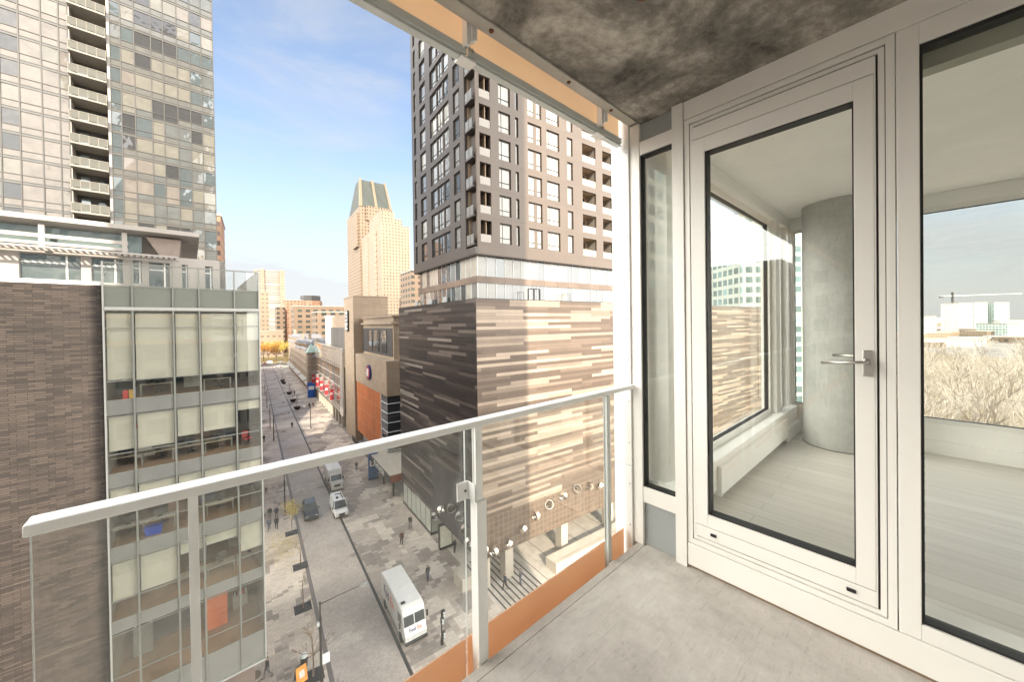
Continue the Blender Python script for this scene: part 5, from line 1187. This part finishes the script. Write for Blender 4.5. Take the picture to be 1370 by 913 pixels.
pits = [(3.4,33.0,4.3,'nearest bare sapling in a dark square pit beside the street lamp'),(3.5,41.6,3.7,'second bare sapling in a square pit, behind the nearest one'),(3.95,49.0,3.2,'third thin bare sapling in a square pit on the left pavement'),(3.7,57.6,3.8,'yellow leafed sapling nearest the group of four people')]
M['grate'] = gridmat('iron_tree_grate', (.05,.052,.05), .12, .12, .03, (.015,.015,.015))
for i, (w_, s_, hh, lb) in enumerate(pits):
    rng = random.Random(40+i)
    t = Thing('street_tree', lb, 'tree', 'B', (w_,s_,.01), 'saplings along the left pavement', 0, True)
    mb = MB(); mb.tube([(0,0,0),(.03,0,hh*.25),(0,.02,hh*.5)], [.075,.06,.05], 6); t.part('trunk', mb, M['bark'])
    mb = MB(); tips = []
    grow(mb, Vector((0,.02,hh*.5)), Vector((0,0,1)), hh*.2, .042, 4 if i != 1 else 3, rng, 4, .75, .1, (2,3), .014, tips, .78)
    if i == 0:
        for q in range(4): a = q*1.6; grow(mb, Vector((0,.02,hh*.42)), Vector((math.cos(a),math.sin(a),.5)).normalized(), .8, .032, 3, rng, 4, .6, .1, (2,3), .014, tips, .7)
    if i == 3: leaves(mb, tips, 500, .35, .09, rng)
    t.part('crown', mb, M['sap'] if i != 3 else M['leafy'])
    g_ = Thing('tree_grate', ['dark square iron grate around the nearest sapling','dark square iron grate around the second sapling','dark square iron grate around the third sapling','dark square iron grate around the yellow sapling'][i], 'tree grate', 'B', (w_,s_,.004), 'iron tree grates', 0, True)
    mb = MB(); mb.box(-.75,.75,-.7,.7,.004,.022); g_.part('plate', mb, M['grate']); mb = MB(); mb.ring((0,0,.03),(0,0,1),.16,.10,.02,14); g_.part('collar', mb, M['black'])
rng = random.Random(5); mb = MB()
for i in range(1100):
    x, y = 2.6+rng.gauss(0,1.3), 55+rng.gauss(0,2.4); a = rng.uniform(0,6.3); r_ = rng.uniform(.04,.09)
    if x > 4.3: continue
    mb.quad((x+r_*math.cos(a),y+r_*math.sin(a),.014),(x-r_*math.sin(a)*.6,y+r_*math.cos(a)*.6,.02),(x-r_*math.cos(a),y-r_*math.sin(a),.014),(x+r_*math.sin(a)*.6,y-r_*math.cos(a)*.6,.02))
structure('fallen_leaves', mb, M['leafy'], 'B', (2.6,55,0), 'stuff')
# planters with small trees
pl = [(142.5,'nearest dark round planter with a thin bare tree in the far street'),(157.8,'second dark round planter in the far street row'),(176.2,'third dark round planter, mid row before the white car'),(210,'fourth dark round planter in the far street row'),(219,'farthest dark round planter close to the stone houses arches')]
for i, (s_, lb) in enumerate(pl):
    rng = random.Random(90+i)
    t = Thing('round_planter', lb, 'planter', 'B', (11.4,s_,.006), 'round planters in the far street', 0, True)
    mb = MB(); mb.tube([(0,0,0),(0,0,.5),(0,0,1.0),(0,0,1.02)], [.55,.95,1.05,.9], 14); t.part('bowl', mb, M['darkframe'])
    mb = MB(); mb.cyl(0,0,1.021,1.06,.88,12); t.part('soil', mb, M['bark'])
    mb = MB(); grow(mb, Vector((0,0,1.0)), Vector((0,0,1)), 1.6, .06, 4, rng, 4, .6, .15, (2,3), .015); t.part('small_tree', mb, M['bark'])
t = Thing('tall_planter','tall tapered planter with a pale rim at the foot of the glass office','planter','B',(-.55,34.2,0.004),None,0,True)
mb = MB(); mb.tube([(0,0,0),(0,0,1.25)], [.42,.62], 18); t.part('pot', mb, plain('brown_pot', (.14,.09,.06), .6)); mb = MB(); mb.ring((0,0,1.27),(0,0,1),.66,.56,.06,20); t.part('rim', mb, M['guard']); mb = MB(); mb.cyl(0,0,1.2,1.262,.55,14); t.part('soil', mb, M['bark'])
# sandwich board, bins, bench, pylons, signal
t = Thing('sandwich_board','orange folding advertising board standing beside the nearest tree grate','sign','B',(2.55,33.2,.006),None,R(15),True)
mb = MB(); mb.hexa([(-.4,-.34,.0),(.4,-.34,.0),(.4,-.30,.0),(-.4,-.30,.0)],[(-.38,-.06,1.15),(.38,-.06,1.15),(.38,-.02,1.15),(-.38,-.02,1.15)]); t.part('front_board', mb, plain('orange_board', (.75,.30,.04), .5, 0, .2, 2))
mb = MB(); mb.hexa([(-.4,.30,.0),(.4,.30,.0),(.4,.34,.0),(-.4,.34,.0)],[(-.38,.02,1.15),(.38,.02,1.15),(.38,.06,1.15),(-.38,.06,1.15)]); t.part('rear_board', mb, M['black'])
mb = MB(); mb.hexa([(-.18,-.30,.42),(.2,-.30,.42),(.2,-.20,.42),(-.18,-.20,.42)],[(-.18,-.155,.85),(.2,-.155,.85),(.2,-.1,.85),(-.18,-.1,.85)]); t.part('printed_patch', mb, M['vcream'])
t = Thing('waste_bin','black waste bin behind the orange folding board','bin','B',(2.9,34.4,.006),None,0,True)
mb = MB(); mb.tube([(0,0,0),(0,0,.85)], [.24,.28], 12); t.part('drum', mb, M['black']); mb = MB(); mb.tube([(0,0,.86),(0,0,1.0),(0,0,1.08)], [.31,.27,.1], 12); t.part('lid', mb, M['railgrey'])
t = Thing('bench','red bench at the foot of a lamp far down the left pavement','bench','B',(2.3,121,.006),None,0,True)
mb = MB(); mb.box(-1.1,1.1,-.3,.3,.42,.52); t.part('seat', mb, M['vred'])
for x in (-.9,.9): mb = MB(); mb.box(x-.08,x+.08,-.28,.28,0,.419); t.part('leg', mb, M['black'])
def pylon(s_, w_, h, wd, lb, col):
    t = Thing('advert_pylon', lb, 'sign', 'B', (w_,s_,.004), 'blue advertising pylons', 0, True)
    mb = MB(); mb.box(-wd,wd,-.2,.2,0,h); t.part('body', mb, col, bevel=.02)
    mb = MB(); mb.box(-wd*.75,wd*.75,-.215,-.201,h*.52,h*.75); t.part('white_panel', mb, M['white']); mb = MB(); mb.box(-wd*.5,wd*.5,-.222,-.216,h*.56,h*.64); t.part('red_mark', mb, M['vred']) if h < 5 else None
    mb = MB(); mb.box(-wd*1.1,wd*1.1,-.3,.3,0,.12); t.part('foot', mb, M['darkframe'])
M['blue'] = plain('blue_panel', (.012,.09,.25), .4, 0, .25, 1.3)
pylon(68.9,17.3,4.7,.85,'tall blue advertising pylon with a white panel beside the orange building',M['blue']); pylon(162.9,18.0,5.9,1.3,'distant bright blue pylon before the mall',plain('bright_blue_panel',(.01,.10,.42),.4))
t = Thing('signal_post','dark post with signal heads standing right of the white parcel van','signal post','B',(12.95,29.6,.006),None,0,True)
mb = MB(); mb.cyl(0,0,0,3.0,.07,8); mb.cyl(0,0,0,.5,.13,8); t.part('pole', mb, M['darkframe'])
for (x,y,z) in ((.17,0,2.65),(-.02,-.16,2.2),(.2,.05,.75)):
    mb = MB(); mb.box(x-.13,x+.13,y-.12,y+.12,z-.3,z+.3); hd = t.part('signal_head', mb, M['darkframe'], bevel=.02)
    mb = MB(); mb.tube([(x,y-.12,z+.12),(x,y-.22,z+.12)], .09, 10); mb.tube([(x,y-.12,z-.12),(x,y-.22,z-.12)], .09, 10); t.part('visor', mb, M['railgrey'], hd)
# ================================================================== DISTANT NORTH: garden, towers, town blocks
rng = random.Random(3)
tree_o = []
for i in range(3):
    hh = 15+i; t = Thing('autumn_tree', 'tmp', 'tree', 'B', (0,0,0), 'autumn trees at the end of the street', 0, True)
    mb = MB(); mb.tube([(0,0,0),(.2,0,3),(0,.2,hh*.35)], [.42,.34,.26], 7); t.part('trunk', mb, M['bark'])
    mb = MB(); tips = []
    for q in range(5): a = q*1.26+i; grow(mb, Vector((0,.2,hh*.3)), Vector((math.cos(a)*.7,math.sin(a)*.7,.8)).normalized(), hh*.26, .16, 4, rng, 4, .55, .15, (2,4), .04, tips)
    br_ = t.part('branches', mb, M['bark']); mb = MB(); leaves(mb, [x for x in tips if x[1] < 3], 2600, .8, .24, rng); t.part('crown', mb, M['leafo'] if i != 1 else M['leafy'])
    tree_o.append(t.e)
spots = [(-3,338,'leftmost autumn tree at the street end, beside the office edge'),(3,346,'orange autumn tree second from the left at the street end'),(8.5,341,'orange autumn tree in the middle of the street end'),(14,349,'orange tree right of the middle at the street end'),(19,340,'rightmost orange tree beside the last stone house'),(6,366,'taller orange tree behind the front row at the street end'),(15,372,'orange tree in the back row before the garden wall'),(-6,370,'back row orange tree hidden mostly by the office')]
for i, (w_, s_, lb) in enumerate(spots):
    if i < 3: o = tree_o[i]; o.location = world_of('B', (w_,s_,0)); o['label'] = lb
    else: copy_at(tree_o[i%3], 'B', (w_,s_,0), rng.uniform(0,6), lb, scale=rng.uniform(.85,1.1))
M['f1'] = farwall('far_tan_granite', (0.225,0.166,0.112), (0.071,0.050,0.036), 3.2, 3.9, .45, .5); M['f2'] = farwall('far_cream_concrete', (0.271,0.212,0.153), (0.092,0.067,0.046), 3.0, 3.1, .36, .42)
M['f3'] = farwall('far_brown_concrete', (0.177,0.124,0.083), (0.029,0.032,0.025), 6.5, 5.0, .55, .5); M['f4'] = farwall('far_white_glass', (0.325,0.284,0.236), (0.168,0.155,0.143), 60, 4.0, .97, .4)
M['f5'] = farwall('far_beige_slab', (0.271,0.212,0.153), (0.118,0.092,0.071), 4.5, 5.5, .5, .25); M['f6'] = farwall('far_teal_glass', (.50,.54,.50), (.13,.22,.23), 3.2, 3.3, .72, .62)
M['f7'] = farwall('far_white_grid', (0.623,0.607,0.574), (0.175,0.175,0.175), 3.0, 3.2, .5, .5); M['f8'] = farwall('far_brown_brick', (.33,.19,.12), (.12,.09,.08), 3.4, 3.2, .4, .5)
M['sloped'] = gridmat('sloped_teal_glazing', (.045,.06,.058), 2.2, 200, .35, (.12,.10,.07), .8)
def block(name, label, w0, w1, s0, s1, z1, mat, cat='building', extra=None, frame='B', group=None, base=0):
    t = Thing(name, label, cat, frame, ((w0+w1)/2,(s0+s1)/2,base), group)
    mb = MB(); mb.box(w0,w1,s0,s1,base,z1); t.part('walls', mb, mat)
    mb = MB(); mb.box(w0-.3,w1+.3,s0-.3,s1+.3,z1,z1+.8); t.part('roof_edge', mb, M['guard'] if extra is None else extra)
    return t
t = Thing('sloped_roof_tower','tall tan office tower with a steep sloped teal glass roof beyond the mall','tower','B',(120,480,0))
mb = MB(); mb.box(101.2,138.1,443,512,0,166); t.part('shaft', mb, M['f1'])
mb = MB(); mb.hexa([(101.2,443,166.01),(138.1,443,166.01),(138.1,500,166.01),(101.2,500,166.01)],[(105.5,461,203),(136,461,203),(136,480,203),(105.5,480,203)]); t.part('sloped_roof', mb, M['sloped'])
for x0,x1,xa,xb in ((101.0,104.2,105.3,107.6),(118.5,121.5,119.0,121.5),(135.6,138.3,134.2,136.2)):
    mb = MB(); mb.hexa([(x0,442.2,166),(x1,442.2,166),(x1,446,166),(x0,446,166)],[(xa,460,204.5),(xb,460,204.5),(xb,463,204.5),(xa,463,204.5)]); t.part('roof_rib', mb, plain('tan_granite_rib',(.20,.15,.10),.6) if 'tan_granite_rib' not in bpy.data.materials else bpy.data.materials['tan_granite_rib'])
mb = MB(); mb.box(98.5,101.19,447,470,120,158); mb.box(108,134,441,442.99,150,167); t.part('upper_bay', mb, M['f1'])
t = Thing('cream_tower','broad cream tower with tiny windows in front of the sloped roof tower','tower','B',(115,395,0))
mb = MB(); mb.box(100.7,128.6,357.4,432,0,126); t.part('shaft', mb, M['f2'])
mb = MB(); mb.box(101.2,114,358,400,126.01,139); mb.box(114.01,122,360,400,126.01,133); t.part('stepped_top', mb, M['f2'])
mb = MB(); mb.box(99.9,100.69,372,380,0,122); mb.box(99.9,100.69,405,412,0,122); t.part('facade_rib', mb, M['f5'])
block('brown_tower','narrow brown tower partly hidden behind the striped building tower',106.4,125,292,320,72.8,M['f3'])
block('white_glass_tower','pale white tower with thin floor lines far left of the street',1.2,50,840,890,136,M['f4'])
t = block('vertical_strip','tan vertical shaft on the left of the pale white tower',11.5,17.5,834,839.5,138,M['f5'], 'building'); block('vertical_strip','tan vertical shaft on the right corner of the pale white tower',42,50,834,839.5,136.9,M['f5'],'building')
block('beige_slab','beige slab building with short window slots left of the autumn trees',-14,15.4,550,590,72,M['f5'])
block('brown_block','brown concrete block with tall arches above the autumn trees',20,27,460,500,49,M['f3'])
block('brown_block','tall brown block with a small roof stack above the stone houses',27.6,45,470,510,57,M['f8'])
block('brown_block','wide brown terraced block with dark balconies above the mansard roofs',30,79,388,420,46.5,M['f3'])
block('brown_block','low stepped brown block just above the nearest mansard roofs',40,72,325,350,39,M['f3'])
t = Thing('octagonal_tower','grey brown octagonal drum building on the skyline','building','B',(63,560,0)); mb = MB(); mb.tube([(63,560,0),(63,560,62)], 14, 8); t.part('walls', mb, M['f8']); mb = MB(); mb.tube([(63,560,62),(63,560,69)], 12, 8); t.part('upper_drum', mb, M['dkmetal'])
block('garden_building','long low ochre building behind the autumn trees',-40,22.4,404,420,24,M['f5'])
block('brown_slab','slim brown brick slab just right of the blue green glass tower',-34,-8.5,154.6,175,65,M['f8'])
for i, (a,b,c_,d_,z_,m_) in enumerate([(-13,-2.2,62,84,22,'f8'),(-14,-1.8,88,120,17,'f5'),(-13,-2,126,170,20,'f3'),(-14,-1.5,176,300,18,'f8')]):
    block('street_block',['first','second','third','farthest'][i]+' building beyond the glass office on the left side of the street',a,b,c_,d_,z_,M[m_],group='left side street buildings')
rng = random.Random(11)
for i in range(26):
    w_ = rng.uniform(-420,300); s_ = rng.uniform(480,1300); wd = rng.uniform(25,60); hh = rng.choice([14,18,22,26,30,38])
    if 0 < w_ < 60 and s_ < 800: continue
    block('town_block','low hazy town block on the northern skyline',w_,w_+wd,s_,s_+rng.uniform(20,40),hh,M[rng.choice(['f2','f3','f5','f8'])],group='low blocks on the northern skyline')
# ================================================================== EAST: park trees, river plain, towers seen through the room
structure('parkland', MB().box(60,330,60,420,0,.02), plain('straw_ground', (.24,.20,.14), .95, 0, .25, .1), 'C')
for (nm,lb,x0,x1,y0,y1,z_,mt) in [('white_tower','white gridded tower with the crane above it, seen through the room window',735,759,600,625,51,'f7'),('teal_tower','teal glass tower right of the white gridded tower',760,783,600,625,51.5,'f6'),('teal_tower','separate teal tower right of the twin towers with a white base',793,818,600,625,51,'f6'),
  ('teal_block','low teal glass block at the left edge of the picture window',490,524,450,480,29,'f6'),('teal_block','low wide teal block at the right edge of the view',611,680,450,480,18.5,'f6'),('white_block','white lower building in front of the separate teal tower',790,815,590,599,20,'f7')]:
    block(nm, lb, x0, x1, y0, y1, z_, M[mt], frame='C')
block('green_block','small grey green office block seen through the side window of the room',82,88.5,150,170,52,M['f6'],frame='C'); block('green_tower','green glass residential tower seen through the narrow room window',75.5,96,120,140,62,M['f6'],frame='C')
t = Thing('tower_crane','tower crane with long jib above the white gridded tower','crane','C',(743,615,51))
mb = MB(); mb.box(742,744,614,616,51.8,70); t.part('mast', mb, M['darkframe']); mb = MB(); mb.hexa([(722,614.5,63.2),(860,614.5,66),(860,615.5,66),(722,615.5,63.2)],[(722,614.7,64.2),(860,614.7,66.6),(860,615.3,66.6),(722,615.3,64.2)]); t.part('jib', mb, M['railgrey']); mb = MB(); mb.box(721,727,614,616,61,63.1); t.part('counterweight', mb, M['darkframe'])
roofm = [plain('white_flat_roof',(.72,.70,.66),.8), plain('tan_flat_roof',(.45,.38,.30),.8)]
for i in range(90):
    y_ = rng.uniform(330,1500); x_ = y_*rng.uniform(.95,1.7); wd = rng.uniform(14,60); hh = rng.choice([5,6,8,9,12,14]) if y_ < 800 else rng.choice([8,10,14,18])
    t = block('low_building','low flat roofed building on the plain beyond the bare park trees',x_,x_+wd,y_,y_+rng.uniform(12,40),hh,M[rng.choice(['f7','f5','f3','f2'])],extra=rng.choice(roofm),frame='C',group='low buildings on the river plain')
for (a,b,c_,d_,z_,m_,lb) in ((-75,-58,-4,12,44,'f7','unseen white gridded block added to the west for reflections in the door glass'),(-80,-60,14,30,36,'f8','unseen brown brick block added to the west beside the white gridded one'),(-78,-56,32,48,58,'f6','unseen teal glass tower added to the west for reflections in the side light'),(-120,-95,-30,60,30,'f3','unseen long brown block added in the western distance')):
    block('reflected_block', lb, a, b, c_, d_, z_, M[m_], frame='A')  # out of view, added to break up the bright reflection in the glass
structure('hills', MB().hexa([(1500,5200,-5),(6500,5200,-5),(6500,6400,-5),(1500,6400,-5)],[(1800,5500,26),(6300,5500,34),(6300,6100,34),(1800,6100,26)]), plain('distant_ridge',(.36,.38,.40),.9,0,.1,.002), 'C')
protos_t = []
for i in range(4):
    rg = random.Random(200+i); t = Thing('bare_tree','tmp','tree','C',(0,0,0),'bare park trees outside the room window',0,True); hh = 13+i*1.3
    mb = MB(); mb.tube([(0,0,0),(.15,.1,1.6),(0,.2,3.2)], [.34,.28,.24], 7); t.part('trunk', mb, M['barkp'])
    mb = MB()
    for q in range(5): a = q*1.26+i; grow(mb, Vector((0,.2,2.4+q*.25)), Vector((math.cos(a)*.55,math.sin(a)*.55,.85)).normalized(), hh*.29, .17, 4, rg, 4, .6, .22, (1,3), .06, None, .80)
    t.part('crown', mb, M['twig'] if i != 2 else M['twigd']); protos_t.append(t.e)
rg = random.Random(77); n = 0
for row, (yd, cntr) in enumerate(((66,9),(82,9),(100,9),(125,9),(155,9),(190,9),(235,9),(290,9))):
    for j in range(cntr):
        k_ = 1.0+j*.075+rg.uniform(-.03,.03); x_, y_ = k_*yd*(1+rg.uniform(-.03,.03)), yd*(1+rg.uniform(-.05,.05))
        lb = 'bare winter tree among the park trees outside the room window'
        if n < 4: o = protos_t[n]; o.location = (x_,y_,0); o['label'] = lb
        else: copy_at(protos_t[rg.randint(0,3)], 'C', (x_,y_,0), rg.uniform(0,6.3), lb, scale=rg.uniform(.8,1.15))
        n += 1
mb = MB(); rg = random.Random(8)
for i in range(800):
    yd = rg.uniform(70,130); k_ = rg.uniform(1.05,1.6); c_ = Vector((k_*yd, yd, abs(rg.gauss(.7,.8)))); a = Vector([rg.uniform(-1,1) for _ in range(3)])*.28; b = Vector([rg.uniform(-1,1) for _ in range(3)])*.28
    mb.quad(tuple(c_-a), tuple(c_-b), tuple(c_+a), tuple(c_+b))
structure('undergrowth', mb, plain('straw_undergrowth', (.42,.36,.22), .9, 0, .35, .3), 'C', (120,95,0), 'stuff')


# ------------------------------------------------------------------ camera
H = 28.0
pt, rl = R(.5), R(-.82)
f = Vector((0, math.cos(pt), -math.sin(pt))); up = Vector((0, math.sin(pt), math.cos(pt))); rt = Vector((1,0,0))
r2 = math.cos(rl)*rt + math.sin(rl)*up; u2 = -math.sin(rl)*rt + math.cos(rl)*up
cam = bpy.data.cameras.new('camera'); co = bpy.data.objects.new('camera', cam); COL.objects.link(co)
m = Matrix.Identity(4)
for i in range(3): m[i][0] = r2[i]; m[i][1] = u2[i]; m[i][2] = -f[i]
m[2][3] = H; co.matrix_world = m
cam.sensor_width = 36; cam.sensor_fit = 'HORIZONTAL'; cam.lens = 488/1370*36; cam.shift_y = -.01401; cam.clip_start = .05; cam.clip_end = 9000
sc.camera = co
# ------------------------------------------------------------------ sun and sky
SUN = (.33, -.944); EL = R(27)
sd = Vector((SUN[0]*math.cos(EL), SUN[1]*math.cos(EL), math.sin(EL)))
sl = bpy.data.lights.new('sun', 'SUN'); sl.energy = 3.2; sl.angle = R(.53); sl.color = (1, .87, .71)
so = bpy.data.objects.new('sun', sl); COL.objects.link(so); so.rotation_euler = sd.to_track_quat('Z', 'Y').to_euler()
w = bpy.data.worlds.new('World'); sc.world = w; w.use_nodes = True; nt = w.node_tree; nt.nodes.clear()
SKYN = (2.9, 2.92, 2.98); SKY_FILL = (36.0, 34.6, 32.0)
wo = nn(nt, 'ShaderNodeOutputWorld'); bg = nn(nt, 'ShaderNodeBackground'); bg.inputs['Strength'].default_value = .11
sky = nn(nt, 'ShaderNodeTexSky', sky_type='NISHITA'); sky.sun_disc = False; sky.sun_elevation = EL; sky.sun_rotation = math.atan2(SUN[0], SUN[1])
sky.dust_density = 1.2; sky.air_density = 1.0; sky.ozone_density = 1.5
tc = nn(nt, 'ShaderNodeTexCoord'); sp = nn(nt, 'ShaderNodeSeparateXYZ'); nt.links.new(tc.outputs['Generated'], sp.inputs[0])
mp = nn(nt, 'ShaderNodeMapping'); mp.inputs['Scale'].default_value = (1.3, 1.3, 5); mp.inputs['Rotation'].default_value = (0, .25, .6); nt.links.new(tc.outputs['Generated'], mp.inputs[0])
cn = noise(nt, mp.outputs[0], 1.6, 8, .6, .5)
def mr(x, a, b, c_, d_):
    n = nn(nt, 'ShaderNodeMapRange', interpolation_type='SMOOTHSTEP')
    for k_, v_ in enumerate((a, b, c_, d_)): n.inputs[k_+1].default_value = v_
    nt.links.new(x, n.inputs[0]); return n.outputs[0]
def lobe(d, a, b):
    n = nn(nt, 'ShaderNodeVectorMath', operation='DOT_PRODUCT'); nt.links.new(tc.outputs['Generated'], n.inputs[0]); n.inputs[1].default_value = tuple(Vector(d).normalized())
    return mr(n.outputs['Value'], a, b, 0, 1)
wisps = mr(cn, .40, .82, .12, .62)
low = mr(sp.outputs[2], -.02, .48, .80, 0)
# bright cloud added unseen to south, west, east as balcony fill; north stays clear
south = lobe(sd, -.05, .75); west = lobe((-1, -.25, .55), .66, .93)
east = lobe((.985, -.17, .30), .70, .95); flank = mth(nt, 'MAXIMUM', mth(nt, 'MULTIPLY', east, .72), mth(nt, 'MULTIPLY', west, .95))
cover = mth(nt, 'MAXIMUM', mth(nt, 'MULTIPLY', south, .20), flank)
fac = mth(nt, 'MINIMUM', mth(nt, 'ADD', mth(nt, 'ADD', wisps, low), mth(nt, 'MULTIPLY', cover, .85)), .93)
cloudc = mixc(nt, cover, SKYN, SKY_FILL)
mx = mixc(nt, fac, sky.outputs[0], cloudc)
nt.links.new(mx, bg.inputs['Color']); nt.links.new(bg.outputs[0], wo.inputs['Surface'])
vs = sc.view_settings; vs.view_transform = 'Standard'; vs.look = 'None'; vs.gamma = 1; vs.exposure = 1.42; vs.use_curve_mapping = False
sc.cycles.max_bounces = 12; sc.cycles.transparent_max_bounces = 24; sc.cycles.diffuse_bounces = 6; sc.cycles.glossy_bounces = 5
sc.cycles.sample_clamp_indirect = 8
